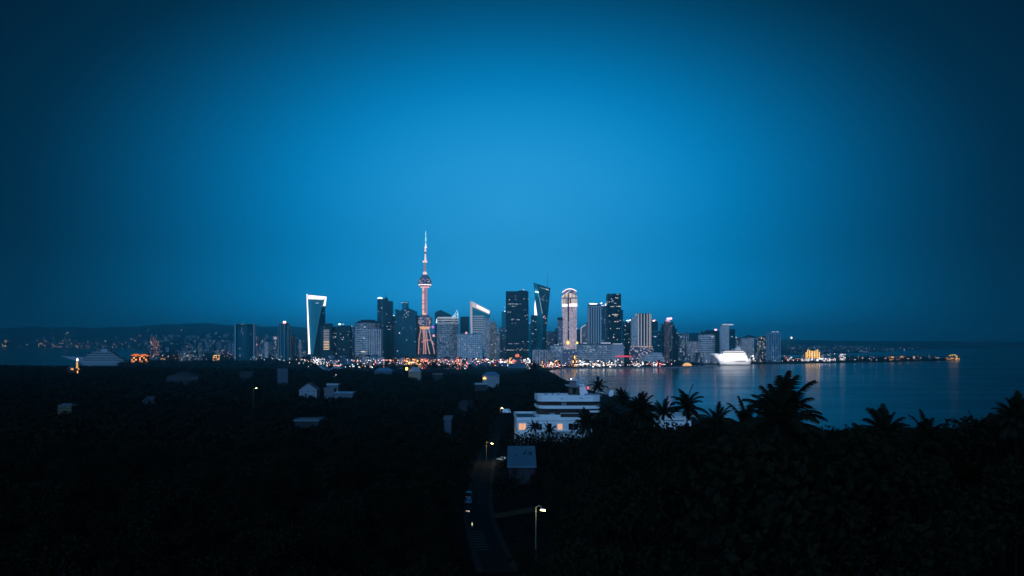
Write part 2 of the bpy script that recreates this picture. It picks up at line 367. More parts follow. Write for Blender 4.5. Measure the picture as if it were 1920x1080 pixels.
mp3 = node(nt, 'ShaderNodeMapping'); mp3.inputs['Scale'].default_value = (.0016, .006, 1); nt.links.new(tc.outputs['Object'], mp3.inputs[0]); nt.links.new(mp3.outputs[0], n3.inputs['Vector'])
nt.links.new(math_n(nt, 'MULTIPLY_ADD', n3.outputs['Fac'], .22, .03), b.inputs['Roughness'])
M['water'] = m
wm = MB(); wm.add([(-38000, -2000, 0), (38000, -2000, 0), (38000, 39000, 0), (-38000, 39000, 0)], [(0, 1, 2, 3)])
tag(link('sea', wm.mesh('sea', m)), kind='structure')

# ------------------------------------------------------------------ towers
UNIT = {}
def unit(matk):
    if matk not in UNIT:
        UNIT[matk] = MB().box(-.5, .5, -.5, .5, -.5, .5).mesh('pane_' + matk, M[matk])
    return UNIT[matk]
def pane(root, name, px, py, w, h, d, matk, depth=None):
    s = d / F; dp = depth if depth else 1.0
    p = Vector((PX(px, d), d, PZ(py, d))) - Vector(root.location)
    return link(name, unit(matk), root, p, 0, (w * s, dp, h * s))
def body_mb(shape, X0, X1, d0, dep, z0, z1):
    mb = MB()
    if shape == 'round':
        r = (X1 - X0) / 2; mb.lathe(((X0 + X1) / 2, d0 + dep / 2, z0), [(r, 0), (r, z1 - z0)], 40, dep / (X1 - X0))
    else: mb.box(X0, X1, d0, d0 + dep, z0, z1)
    return mb
def ribs(shape, X0, X1, d0, dep, z0, z1, step, fat, out):
    mb = MB(); n = max(2, round((X1 - X0) / step))
    if shape == 'round':
        cx, cy, r = (X0 + X1) / 2, d0 + dep / 2, (X1 - X0) / 2
        nn = int(n * 2.4)
        for k in range(nn):
            a = 2 * math.pi * k / nn; c, s = math.cos(a), math.sin(a); x, y = cx + (r + out * .3) * c, cy + (r + out * .3) * s * dep / (X1 - X0)
            tx, ty = -s * fat / 2, c * fat / 2; ox, oy = c * out, s * out
            mb.slab([(x - tx - ox, y - ty - oy), (x - tx + ox, y - ty + oy), (x + tx + ox, y + ty + oy), (x + tx - ox, y + ty - oy)][::-1], z0, z1)
    else:
        for k in range(n + 1):
            x = X0 + (X1 - X0) * k / n
            mb.box(x - fat / 2, x + fat / 2, d0 - out, d0 + .2, z0, z1)
        m2 = max(2, round(dep / step))
        for k in range(1, m2 + 1):
            y = d0 + dep * k / m2
            mb.box(X0 - out, X0 + .2, y - fat, y, z0, z1); mb.box(X1 - .2, X1 + out, y - fat, y, z0, z1)
    return mb
def bands(shape, X0, X1, d0, dep, z0, z1, step, fat, out):
    mb = MB(); z = z0
    while z + fat <= z1 + .01:
        if shape == 'round':
            r = (X1 - X0) / 2 + out; mb.lathe(((X0 + X1) / 2, d0 + dep / 2, z), [(r, 0), (r, fat)], 40, dep / (X1 - X0))
        else: mb.box(X0 - out, X1 + out, d0 - out, d0 + dep + out, z, z + fat)
        z += step
    return mb

def tower(label, x0, x1, yt, d, mat='dark', shape='box', dep=None, pats=(), plant=(), lights=(), wins=(), name='tower', cat='skyscraper', group=None, nwin=0, wcol=('win',), yb=None, top='darkroof', zbase=None):
    X0, X1 = PX(x0, d), PX(x1, d); w = X1 - X0; dep = dep or max(22, min(60, w * .75)); z0 = ground((X0 + X1) / 2, d) - 1 if zbase is None else zbase; z1 = PZ(yt, d)
    root = thing(name, label, cat, ((X0 + X1) / 2, d + dep / 2, z0), group)
    part('body', body_mb(shape, X0, X1, d, dep, z0, z1), M[mat], root, False)
    s = d / F
    for pt in pats:
        kind, step, fat, out, pm = pt[:5]; ya, ybb = pt[5:7] if len(pt) > 5 else (yt, None)
        zz1 = PZ(ya, d); zz0 = z0 if ybb is None else PZ(ybb, d)
        fn = ribs if kind == 'rib' else bands
        part('cladding' if kind == 'band' else 'rib', fn(shape, X0, X1, d, dep, zz0, zz1, step * s, fat * s, out), M[pm], root)
    mb = MB()
    if shape == 'round': mb.lathe(((X0 + X1) / 2, d + dep / 2, z1), [(w / 2 - .3, 0), (w / 2 - .3, 2.5), (w / 2 - 2.5, 2.5), (w / 2 - 2.5, .6)], 40, dep / w)
    else:
        mb.box(X0 + .6, X1 - .6, d + .6, d + 2, z1, z1 + 2.4).box(X0 + .6, X1 - .6, d + dep - 2, d + dep - .6, z1, z1 + 2.4)
        mb.box(X0 + .6, X0 + 2, d + 2, d + dep - 2, z1, z1 + 2.4).box(X1 - 2, X1 - .6, d + 2, d + dep - 2, z1, z1 + 2.4)
    part('parapet', mb, M[top], root)
    for (a, bb, ya) in plant:
        part('roof_plant', MB().box(PX(a, d), PX(bb, d), d + dep * .25, d + dep * .75, z1 - .5, PZ(ya, d)), M[top], root)
    for (px, py, ww, h, mk) in lights:
        pane(root, 'roof_light', px, py, ww, h, d + dep * .3, mk, dep * .3)
    fd_ = d - (.6 if shape == 'box' else .2)
    cx, hw = (x0 + x1) / 2, (x1 - x0) / 2
    for (px, py, ww, h, mk) in wins:
        dd = fd_
        if shape == 'round':
            t = max(-1, min(1, (px - cx) / hw)); dd = d + dep / 2 - math.sqrt(1 - t * t) * dep / 2 - .3
        pane(root, 'lit_window', px, py, ww, h, dd, mk, .8)
    for k in range(nwin):
        px = rnd.uniform(x0 + 1.5, x1 - 1.5); py = rnd.uniform(yt + 3, (yb or 665) - 3); dd = fd_
        if shape == 'round':
            t = max(-1, min(1, (px - cx) / hw)); dd = d + dep / 2 - math.sqrt(1 - t * t) * dep / 2 - .3
        pane(root, 'lit_window', px, py, rnd.uniform(.7, 1.5), rnd.uniform(.6, 1.0), dd, rnd.choice(wcol), .8)
    return root
# -------- left of the orb tower
rt = tower('dark blue tower with concave top and bright cyan roof light, alone left of the skyline', 441, 474.5, 611, 4600, 'teal_lo', 'round', 60,
      pats=[], lights=[(457, 610, 7, 4.5, 'lcool'), (462.5, 611, 3, 2, 'stripc')], nwin=4)
mb = MB()
for x, yt_ in ((439.5, 608), (474.5, 607)):
    mb.box(PX(x - .9, 4600), PX(x + 1.1, 4600), 4612, 4650, 3, PZ(yt_, 4600))
part('fin', mb, M['bluecon'], rt)
mb = MB(); mb.lathe((PX(457.7, 4600), 4630, PZ(611, 4600)), [(PX(976, 4600), 0), (PX(976.3, 4600), 9)], 40, .65, cap=False)
part('crown_rim', mb, M['darkroof'], rt)
tower('slim blue tower with pale vertical stripes and a red and white beacon on its roof', 521, 541.5, 608.5, 4700, 'teal_lo', 'round', 50,
      pats=[('rib', 5.5, .9, 1.2, 'bluecon')], plant=[(529, 538, 606)], lights=[(533.5, 603.8, 4, 3, 'lwhite'), (533.5, 606.3, 4, 1.4, 'lred')])
tower('pale brown tower tucked against the right side of the striped beacon tower', 541.5, 549, 629, 4800, 'purple', 'box', 40, pats=[('rib', 2.2, .6, 1, 'brown')], nwin=3)
tower('short pink lit tower just left of the striped beacon tower', 512.5, 519.5, 631, 5200, 'town', 'box', 34, wins=[(516, 634, 5.5, 5, 'strip2')], nwin=4)
tower('small pale tower lit pink near its foot, right of the dark blue concave tower', 475.5, 482, 631, 5000, 'pale', 'box', 34, nwin=3, wins=[(481, 646, 3, 3, 'winr')])

# flared tower with light blade
d = 4700
rt = thing('flared_tower', 'tall flared tower outlined by a bright white blade and a lit frame across its top', 'skyscraper', (PX(592, d), d + 25, 2))
def Q(px, py, dd): return P(px, py, dd)
A, B_, C_ = (578.7, 562.5), (604.8, 563.5), (609.6, 574)
mb = MB(); zb = 668
mb.add([Q(583, zb, d), Q(586.5, zb, d), Q(610, zb, d + 70), Q(588, zb, d + 90), Q(578.7, 561.5, d), Q(604.8, 563.5, d), Q(609.8, 563, d + 18), Q(584, 560, d + 60)],
       [(0, 3, 2, 1), (4, 5, 6, 7), (0, 1, 5, 4), (1, 2, 6, 5), (2, 3, 7, 6), (3, 0, 4, 7)])
# shorten: right dark flank as its own glass
part('body', mb, M['teal'], rt)
mb = MB(); mb.add([Q(586.6, zb, d - .5), Q(610.2, zb, d + 69), Q(609.9, 563.2, d + 17.2), Q(604.9, 563.6, d - .5), Q(586.6, zb, d + 1), Q(610, zb, d + 70), Q(609.8, 563, d + 18), Q(604.8, 563.5, d + 1)],
                  [(0, 1, 2, 3), (4, 7, 6, 5), (0, 4, 5, 1), (1, 5, 6, 2), (2, 6, 7, 3), (3, 7, 4, 0)])
part('flank_wall', mb, M['teal_lo'], rt)
mb = MB()
def bar(mb, pts, w0, w1, d0, d1):
    for (a, b_) in zip(pts[:-1], pts[1:]):
        pass
    n = len(pts); vs = []
    for dd in (d0, d1):
        for i, (x, y) in enumerate(pts):
            t = i / (n - 1); w = w0 * (1 - t) + w1 * t
            vs += [P(x - w / 2, y, dd), P(x + w / 2, y, dd)]
    m2 = 2 * n; fs = []
    for i in range(n - 1):
        a = 2 * i
        fs += [(a, a + 1, a + 3, a + 2), (m2 + a, m2 + a + 2, m2 + a + 3, m2 + a + 1), (a, a + 2, m2 + a + 2, m2 + a), (a + 1, m2 + a + 1, m2 + a + 3, a + 3)]
    fs += [(0, m2, m2 + 1, 1), (m2 - 2, m2 - 1, 2 * m2 - 1, 2 * m2 - 2)]
    return mb.add(vs, fs)
part('light_blade', bar(MB(), [(575.7, 551), (576.3, 570), (577.6, 600), (579, 635), (580.2, 664)], 1.5, 3.6, d - 6, d + 8), M['strip'], rt)
mb = MB(); mb.hull8([P(578.3, 560.6, d - 2), P(606, 561.6, d - 2), P(606, 561.6, d + 8), P(578.3, 560.6, d + 8), P(578.3, 553.2, d - 2), P(611.5, 556.2, d - 2), P(611.5, 556.2, d + 8), P(578.3, 553.2, d + 8)])
part('top_beam', mb, M['strip'], rt)
part('light_post', bar(MB(), [(611.3, 556.4), (609.6, 565), (608, 573.8)], 2.6, 4.2, d - 3, d + 12), M['strip'], rt)
part('edge_trim', bar(MB(), [(604.9, 563.5), (596, 610), (586.6, 664)], .5, .5, d - 1.2, d + .5), M['bluecon'], rt)
for px, py in ((593, 568.3), (596.3, 568.3)): pane(rt, 'lit_window', px, py, 2, 1.1, d - 1, 'win')

tower('dark block with stacked pale window bands, right behind the foot of the flared tower', 601, 621.5, 612.5, 4560, 'dark', 'box', 50, plant=[(602, 621, 606.5)],
      wins=[(612, y, 10.5, 1.1, 'strip2' if y < 640 else 'winw') for y in range(619, 658, 3)])
tower('plain dark block with two cool lit windows beside the banded window block', 621.5, 637, 613.3, 4620, 'dark', 'box', 45, wins=[(625, 631.5, 1, 2, 'win'), (629, 631.5, 1.6, 2, 'win'), (624, 645.5, 2.2, 1.4, 'win'), (628, 625, 8, .5, 'strip2')], nwin=3)
tower('black block with a single cool roof lamp on its left corner', 634.5, 656.5, 611.5, 4500, 'dark2', 'box', 50, pats=[('rib', 5, .5, .6, 'darkroof')], lights=[(637, 608, 3.5, 2.2, 'lcool'), (643.5, 607.8, 2, 1.4, 'stripc')],
      wins=[(642, 636.5, 1.6, 1.6, 'win')], nwin=8)
tower('narrow pale blue block with a bright lamp on its roof corner', 656.5, 664.5, 613.5, 4650, 'mid', 'box', 40, lights=[(658.5, 612, 2.6, 2.2, 'lcool')])
rt = tower('broad rounded building with pale floor bands under a dark flat cap', 662.5, 709, 605.5, 4380, 'grid', 'round', 90, pats=[('band', 4.1, 1.7, .8, 'concrete', 612, 664)],
      wins=[(681, 607, 2, 1.2, 'win'), (683, 659.5, 12, 1.4, 'winw'), (684, 613, 3, 1.2, 'win'), (683, 634, 5, 1, 'win')])
mb = MB(); r = PX(960 + 19.5, 4380); mb.lathe((PX(687, 4380), 4425, PZ(605.5, 4380)), [(r, 0), (r, 10), (r * .7, 11), (r * .7, 16), (r * .3, 16.5)], 40, .8)
part('cap', mb, M['darkroof'], rt)
mb = MB(); r = PX(960 + 23.3, 4380)
for z in (607.5, 609.8, 612.3): mb.lathe((PX(685.7, 4380), 4425, PZ(z, 4380)), [(r + 1, 0), (r + 1, 3)], 40, .97)
part('ring_ledge', mb, M['bluecon'], rt)
tower('low white block with close vertical ribs in front of the rounded banded building', 688.5, 714, 617, 4180, 'grid', 'box', 60, pats=[('rib', 4.2, 1.7, 2.0, 'concrete'), ('band', 200, .8, 2.2, 'concrete', 617, 617.9)])
rt = tower('tall dark tower in two staggered slabs with a bright lamp on the left slab', 707.5, 725.5, 561, 4650, 'dark', 'box', 60, lights=[(712.5, 559.3, 8, 1.8, 'lcool'), (712.5, 558, 3, 1.2, 'lcool')], nwin=4, plant=[(721, 725, 558)])
part('wing', MB().box(PX(724.5, 4650), PX(735, 4650), 4644, 4700, 2, PZ(564.5, 4650)), M['dark2'], rt)
part('trim', MB().box(PX(716.3, 4650), PX(716.8, 4650), 4648.6, 4650.2, 2, PZ(565, 4650)), M['bluecon'], rt)
for x, y0, y1 in ((721.6, 561, 551), (723.3, 561, 547.5), (725.2, 561, 553)):
    part('antenna', MB().tube([P(x, y0, 4670), P(x + (723.3 - x) * .6, y1, 4670)], [.9, .35], 6), M['steel'], rt)
pane(rt, 'lit_window', 718, 660, 1.6, 1.4, 4649, 'win')
tower('slim pale strip tower with a lamp on top between two dark towers', 735, 741.5, 593, 4720, 'mid', 'box', 40, lights=[(737, 591.8, 3.6, 1.8, 'lcool')], pats=[('band', 3, .9, .5, 'bluecon', 606, 664)])
# gabled dark tower
d = 4480
rt = thing('gabled_tower', 'dark blue tower with a pointed gable front and an oval drum on its roof', 'skyscraper', (PX(760, d), d + 30, 2))
poly = [(741.3, 668), (780, 668), (780, 584), (761, 575.5), (748.5, 583.5), (744.5, 580), (741.3, 579)]
part('body', MB().prism([(PX(x, d), PZ(y, d)) for x, y in poly], d, d + 60), M['teal_lo'], rt)
mb = MB(); mb.lathe((PX(758, d), d + 40, PZ(580, d)), [(PX(966, d), 0), (PX(966.5, d), PZ(567, d) - PZ(580, d)), (PX(967.5, d), PZ(565.6, d) - PZ(580, d))], 28, .7)
part('roof_drum', mb, M['teal'], rt)
for k, (x, w) in enumerate(((753.5, 2.6), (757, 1.3), (761, 1.4), (763.5, 1))): pane(rt, 'roof_light', x, 567.6, w, 1, d + 22, 'win')
for px, py in ((760, 582), (763, 585), (762, 587), (758, 590), (766, 584.5), (765, 591), (761, 594.5)): pane(rt, 'lit_window', px, py, 1.6, .8, d - .8, 'win')
pane(rt, 'lit_window', 749, 624.3, 2, 2.2, d - .8, 'win'); pane(rt, 'lit_window', 745.5, 658, 1.5, 1.5, d - .8, 'win')
part('antenna', MB().tube([P(748.5, 582, d + 20), P(749.5, 566, d + 20)], [.7, .3], 6), M['steel'], rt)
rt = tower('mauve gridded slab standing half behind the legs of the orb tower', 769.5, 793, 592.5, 4560, 'purple', 'box', 60, pats=[('band', 2.6, .5, .4, 'brown', 626, 664), ('rib', 2.8, .4, .5, 'brown', 626, None)], lights=[(776, 592, 3.5, 1.1, 'stripc')])
part('edge_fin', MB().box(PX(769, 4560), PX(770.6, 4560), 4557, 4563, 2, PZ(594, 4560)), M['concrete'], rt)

# orb tower ------------------------------------------------------------------------------
d = 4350; cx = PX(796.7, d); sc = d / F
rt = thing('orb_tower', 'very tall broadcasting tower with two panelled orbs, amber lit shaft and needle spire', 'tower', (cx, d, 3))
def lz(prof): return [(r * sc, PZ(y, d) - 3) for r, y in prof]
part('upper_orb', MB().lathe((cx, d, 3), lz([(10.5, 537.5), (11.6, 535), (12.2, 532.5), (12.4, 530), (11.9, 526.5), (10.2, 523), (8, 520), (6, 517.5), (4, 515)]), 36), M['orb'], rt)
part('upper_ring', MB().lathe((cx, d, 3), lz([(10.6, 535.5), (11.9, 534.9), (11.9, 532.9), (11, 532.6)]), 36), M['strip'], rt)
part('upper_collar', MB().lathe((cx, d, 3), lz([(6, 539.6), (9, 538.9), (9.2, 537.6), (8, 537.4)]), 30), M['lpinkrim'], rt)
part('lower_orb', MB().lathe((cx, d, 3), lz([(9, 612.6), (11.2, 611), (13, 607.5), (13.5, 603.5), (13, 599.5), (11.2, 595.2), (8.6, 592), (6, 590.5)]), 36), M['orb'], rt)
mb = MB()
for y in (604.6, 600.6, 597): mb.lathe((cx, d, 3), lz([(13.2, y), (13.9, y - .1), (13.9, y - .9), (13.2, y - 1)]), 36)
part('ring_ledge', mb, M['purple'], rt)
part('flared_bowl', MB().lathe((cx, d, 3), lz([(5, 617.5), (8, 616.8), (9.6, 614.6), (9.8, 612.4), (8, 612)]), 30), M['gold2'], rt)
part('cone_roof', MB().lathe((cx, d, 3), lz([(5.8, 592), (3.2, 589), (2.5, 587)]), 24), M['column'], rt)
for k, (x, w, mk) in enumerate(((793.9, 2.0, 'column'), (797.0, 1.1, 'columnp'), (800.2, 1.7, 'columnp'))):
    part('shaft_column', MB().tube([(PX(x, d), d + (-6 if k != 1 else 4), PZ(591, d)), (PX(x, d), d + (-6 if k != 1 else 4), PZ(538, d))], w * sc * .95, 12), M[mk], rt)
part('shaft_core', MB().tube([(cx, d + 10, PZ(592, d)), (cx, d + 10, PZ(537, d))], 3.0 * sc, 14), M['brown'], rt)
for k, y in enumerate((546.5, 549.5, 563, 569.7, 580)): part('shaft_collar', MB().tube([(PX(793.9, d), d - 6, PZ(y + .6, d)), (PX(793.9, d), d - 6, PZ(y - .5, d))], 2.1 * sc, 12), M['brown'], rt)
part('small_orb', MB().lathe((cx, d, 3), lz([(2, 516.5), (3.6, 514.2), (4, 512.4), (3.2, 510.6), (1.6, 509)]), 24), M['pinkstrip'], rt)
mb = MB()
for k in range(6):
    a = k * math.pi / 3
    mb.tube([(cx + 2.3 * sc * math.cos(a), d + 2.3 * sc * math.sin(a), PZ(511, d)), (cx + 1.5 * sc * math.cos(a + .5), d + 1.5 * sc * math.sin(a + .5), PZ(492, d))], .36 * sc, 5)
    mb.tube([(cx + 2.3 * sc * math.cos(a), d + 2.3 * sc * math.sin(a), PZ(511, d)), (cx + 1.5 * sc * math.cos(a - .9), d + 1.5 * sc * math.sin(a - .9), PZ(492, d))], .22 * sc, 5)
part('lattice', mb, M['pinksteel2'], rt)
part('top_disc', MB().lathe((cx, d, 3), lz([(3.4, 492.2), (5.2, 491), (4.4, 490), (2.2, 488.6)]), 24), M['pinkstrip'], rt)
for (y0, y1, r0, r1, mk) in ((489, 475.8, 2.0, 1.1, 'pinkstrip'), (475.8, 472.3, 1.1, 1.1, 'steel'), (472.3, 464.3, 1.6, 1.4, 'pinkstrip'), (464.3, 462.6, 1.9, 1.9, 'strip'), (462.6, 455, 1.3, .8, 'stripcool'), (455, 453, 1, .9, 'steel'), (453, 443, 1.3, .8, 'stripc'), (443, 441.8, .8, .8, 'steel'), (441.8, 432.5, .9, .25, 'stripc')):
    part('spire_segment', MB().lathe((PX(798.3, d) if y0 < 470 else PX(797.6, d), d, 3), lz([(r0, y0), (r1, y1)]), 12), M[mk], rt)
LEG = [[(789, 617), (786, 635), (784.6, 664)], [(804, 617), (808, 636), (813.5, 655), (814.5, 664)], [(795.5, 617), (797.6, 640), (798.5, 664)], [(799, 620), (801.5, 645), (805.5, 664)], [(793, 617), (795, 640), (794.5, 664)]]
for k, L_ in enumerate(LEG):
    part('leg', MB().tube([P(x, y, d + (0, 8, -12, -6, 10)[k]) for x, y in L_], [(1.1 if k > 1 else .9) * sc * .8] * len(L_), 8), M['legs'], rt)
mb = MB(); mb.tube([P(x, y, d - 10) for x, y in ((790.5, 642), (793.5, 639), (798, 637.8), (803, 637.4), (808, 638), (811, 641), (813.5, 647))], .75 * sc, 8)
part('tie_beam', mb, M['legs'], rt)
part('podium', MB().lathe((cx, d, 3), [(22 * sc, -2), (22 * sc, 16), (14 * sc, 30), (10 * sc, 31)], 30), M['shopc'], rt)
for x, y, mk in ((812.3, 613.5, 'lpinkorb'), (813.8, 629.3, 'lpinkrim')): part('side_orb', MB().lathe((PX(x, d), d - 20, PZ(y, d)), [(.5, -2.6 * sc), (1.9 * sc, -1.6 * sc), (2.4 * sc, 0), (1.9 * sc, 1.6 * sc), (.5, 2.5 * sc)], 16), M[mk], rt)
part('side_orb_post', MB().tube([P(813.4, 612, d - 20), P(815.5, 664, d - 20)], .45 * sc, 6), M['brown'], rt)

# -------- between orb tower and the big slab
d = 4700
rt = thing('peaked_tower', 'dark tower with an off-centre pointed roof peeping over the spiky crowned cylinder', 'skyscraper', (PX(830, d), d + 30, 2))
part('body', MB().prism([(PX(x, d), PZ(y, d)) for x, y in [(815.3, 668), (845, 668), (845, 590), (826.5, 581), (820, 583.5), (815.3, 586.5)]], d, d + 60), M['teal_lo'], rt)
d = 4250
rt = tower('blue cylinder tower with lit floor rings and a glowing spiky crown on its right rim', 818, 858.5, 597, d, 'grid', 'round', 80, pats=[('band', 3.7, 1.3, .8, 'bluecon', 605, 668)], nwin=10)
for y, a_, r_ in ((595.2, 20, 'strip2'), (597.6, 20.2, 'stripc'), (601, 20.4, 'strip2'), (606, 20.6, 'stripc')):
    mb = MB(); rr = PX(960 + a_, d); mb.lathe((PX(838.3, d), d + 40, PZ(y, d)), [(rr, 0), (rr, 2.0)], 44, .98); part('light_ring', mb, M['stripdim'], rt)
for pts, w in (([(858.6, 606), (858.5, 588), (856.7, 581)], .9), ([(848.5, 596), (853.5, 588), (856.6, 581.5)], .7), ([(846, 597), (850.5, 592), (853, 591)], .6), ([(851, 597), (855.5, 590), (857.5, 588)], .6)):
    part('crown_spike', MB().tube([P(x, y, d + 36) for x, y in pts], [w * 2.2, w * 1.6] + [.5] * (len(pts) - 2), 7), M['stripcool'], rt)
part('corner_spike', MB().tube([P(818.3, 606, d + 30), P(818.6, 598, d + 30)], [3, 1.6], 7), M['stripcool'], rt)
part('corner_spike', MB().tube([P(819, 603, d + 30), P(822.5, 601, d + 30)], [2, 1.2], 7), M['stripcool'], rt)
tower('dark tapering block between the spiky crowned cylinder and the slanted frame tower', 863, 879, 594.5, 4720, 'dark', 'box', 45, nwin=4, pats=[('band', 9, 1, .8, 'darkroof')])
d = 4380
rt = thing('slanted_frame_tower', 'tower framed by a broad white post and a glowing white slanted beam', 'skyscraper', (PX(900, d), d + 30, 2))
part('body', MB().prism([(PX(x, d), PZ(y, d)) for x, y in [(882, 668), (918, 668), (918, 588), (885, 574)]], d, d + 60), M['teal'], rt)
part('side_wing', MB().box(PX(908.4, d), PX(918.4, d), d - 6, d + 62, 2, PZ(596, d)), M['office'], rt)
part('frame_post', MB().hull8([P(883, 640, d - 8), P(886.3, 640, d - 8), P(886.3, 640, d + 8), P(883, 640, d + 8), P(881.2, 564.5, d - 8), P(885.5, 565.5, d - 8), P(885.5, 565.5, d + 8), P(881.2, 564.5, d + 8)]), M['strip2'], rt)
part('slanted_beam', MB().hull8([P(885.6, 575.5, d - 9), P(917.6, 589.8, d - 9), P(917.6, 589.8, d + 12), P(885.6, 575.5, d + 12), P(885.6, 565.5, d - 9), P(918.3, 582, d - 9), P(918.3, 582, d + 12), P(885.6, 565.5, d + 12)]), M['beam'], rt)
part('beam_core', MB().hull8([P(894, 576, d - 11), P(917.3, 587.5, d - 11), P(917.3, 587.5, d - 9.2), P(894, 576, d - 9.2), P(894, 571.6, d - 11), P(917.6, 583.4, d - 11), P(917.6, 583.4, d - 9.2), P(894, 571.6, d - 9.2)]), M['strip'], rt)
mb = MB()
for y in np.arange(592, 650, 4.2): mb.box(PX(887.5, d), PX(908, d), d - 3, d + .1, PZ(y + 1.9, d), PZ(y, d))
part('cladding', mb, M['bandlight'], rt)
tower('blocky pale office block with a dense dotted window grid and pink rooftop sign', 858.3, 903.5, 627, 3950, 'grid', 'box', 70, pats=[('rib', 3.45, 1.5, .8, 'concrete'), ('band', 3.5, 1.5, .9, 'concrete')], lights=[(874.5, 625, 3.6, 3, 'lpinkrim'), (874, 623, 2, 1.6, 'lpinkrim')], plant=[(860, 893, 625.3)], top='roofblue', nwin=14, wcol=('win', 'winr', 'winw'))
d = 4480
rt = tower('stepped blue grey tower narrowing in tiers to a small spire', 912, 937, 628, d, 'office', 'box', 55, pats=[('rib', 3.2, .8, .8, 'bluecon')], nwin=8)
for k, (a, b_, y0, y1) in enumerate(((914.5, 934.5, 628, 617), (917.5, 931.5, 617, 609), (920.8, 929, 609, 604), (923, 927, 604, 601.5))):
    part('tier', MB().box(PX(a, d), PX(b_, d), d + 4 + 4 * k, d + 50 - 4 * k, PZ(y0, d) - .5, PZ(y1, d)), M['office'], rt)
part('spire', MB().tube([P(925, 602, d + 28), P(925, 597, d + 28)], [2, .4], 6), M['steel'], rt)
tower('short blue block with a pale roof edge next to the stepped tower', 936.5, 948.5, 615, 4550, 'mid', 'box', 45, pats=[('band', 100, .6, 1, 'bluecon', 615, 615.7)], nwin=5)
tower('plain blue slab showing only its edge behind the big dark slab', 940.5, 952, 585, 4760, 'teal', 'box', 50, lights=[(946.5, 583.5, 1.5, 1.3, 'lcool'), (946.6, 576, 1.2, 1.2, 'win')])
d = 4150
Wn = []
for (y, xa, xb, n, h) in ((562.2, 953, 959, 4, .8), (562, 966, 967.5, 2, .8), (554.5, 965.5, 967.5, 1, 1.6), (558, 964, 968, 2, .6), (570, 953, 976, 17, 1.0), (570, 953, 966, 10, 1.1), (574.2, 957, 970, 6, 1.1), (585.3, 952, 957, 4, 1.1), (599.5, 953, 974, 9, 1.4), (598, 960, 964, 3, 1.4), (606, 958, 970, 5, .6), (581, 983, 986, 2, 1.2), (592, 983, 988, 3, .9), (599, 987, 988.5, 1, .8), (644.3, 952, 983, 16, .9), (656.3, 952, 967, 9, 1.1), (653.7, 968, 982, 3, 1)):
    for k in range(n): Wn.append((rnd.uniform(xa, xb), y + rnd.uniform(-.3, .3), rnd.uniform(.7, 1.6), h, rnd.choice(('wind', 'wind', 'win', 'wind'))))
tower('broad black slab tower with sparse rows of lit windows and a flat roof box', 948.3, 991, 547, d, 'dark2', 'box', 90, plant=[(971, 987.5, 544.4), (977, 983, 543.6)], lights=[(981.5, 543.2, 2.6, 1, 'win')], wins=Wn)

# twisted tower
d = 4250
rt = thing('twisted_tower', 'twisting blue glass tower with a slanted roof and a tall thin mast', 'skyscraper', (PX(1015, d), d + 30, 2))
L1 = [(1000.2, 530), (1003, 560), (1006, 592), (1006.5, 620), (1003.5, 668)]
R1 = [(1031.5, 541.5), (1030, 565), (1027, 592), (1024, 620), (1024.5, 668)]
Mid = [(1008, 533.5), (1011.5, 556), (1017.5, 592), (1018.5, 620), (1015, 668)]
vs = []; fs = []
for i in range(5):
    vs += [P(*L1[i], d + 6), P(*Mid[i], d), P(*R1[i], d + 14), P(*R1[i], d + 55), P(*L1[i], d + 60)]
for i in range(4):
    for k in range(5):
        a, b_ = i * 5 + k, i * 5 + (k + 1) % 5
        fs.append((a, a + 5, b_ + 5, b_))
fs.append((0, 1, 2, 3, 4)); fs.append((24, 23, 22, 21, 20))
mb = MB(); mb.add(vs, fs); mb.mi = [0 if (j % 5) != 1 or j >= 20 else 1 for j in range(len(fs))]
part('body', mb, [M['teal'], M['teal_lo']], rt)
part('lit_facet', MB().add([P(1003.3, 562, d + 5), P(1007.3, 591, d + 4), P(1002.2, 591.5, d + 5), P(1001.8, 578, d + 5), P(1003.3, 562, d + 9), P(1007.3, 591, d + 8), P(1002.2, 591.5, d + 9), P(1001.8, 578, d + 9)],
     [(0, 3, 2, 1), (4, 5, 6, 7), (0, 1, 5, 4), (1, 2, 6, 5), (2, 3, 7, 6), (3, 0, 4, 7)]), M['strip'], rt)
part('edge_trim', bar(MB(), [(1008.8, 549), (1012, 562), (1017, 588)], .5, .8, d - 2.5, d + 1), M['stripdim'], rt)
part('mast', MB().tube([P(1026.4, 540, d + 30), P(1026.5, 511, d + 30)], [1.3, .5], 7), M['steel'], rt)
part('roof_fin', MB().hull8([P(1000.2, 531.4, d + 2), P(1033, 542, d + 8), P(1033, 542, d + 60), P(1000.2, 531.4, d + 60), P(1000.2, 529.6, d + 2), P(1033, 540.6, d + 8), P(1033, 540.6, d + 60), P(1000.2, 529.6, d + 60)]), M['teal_lo'], rt)
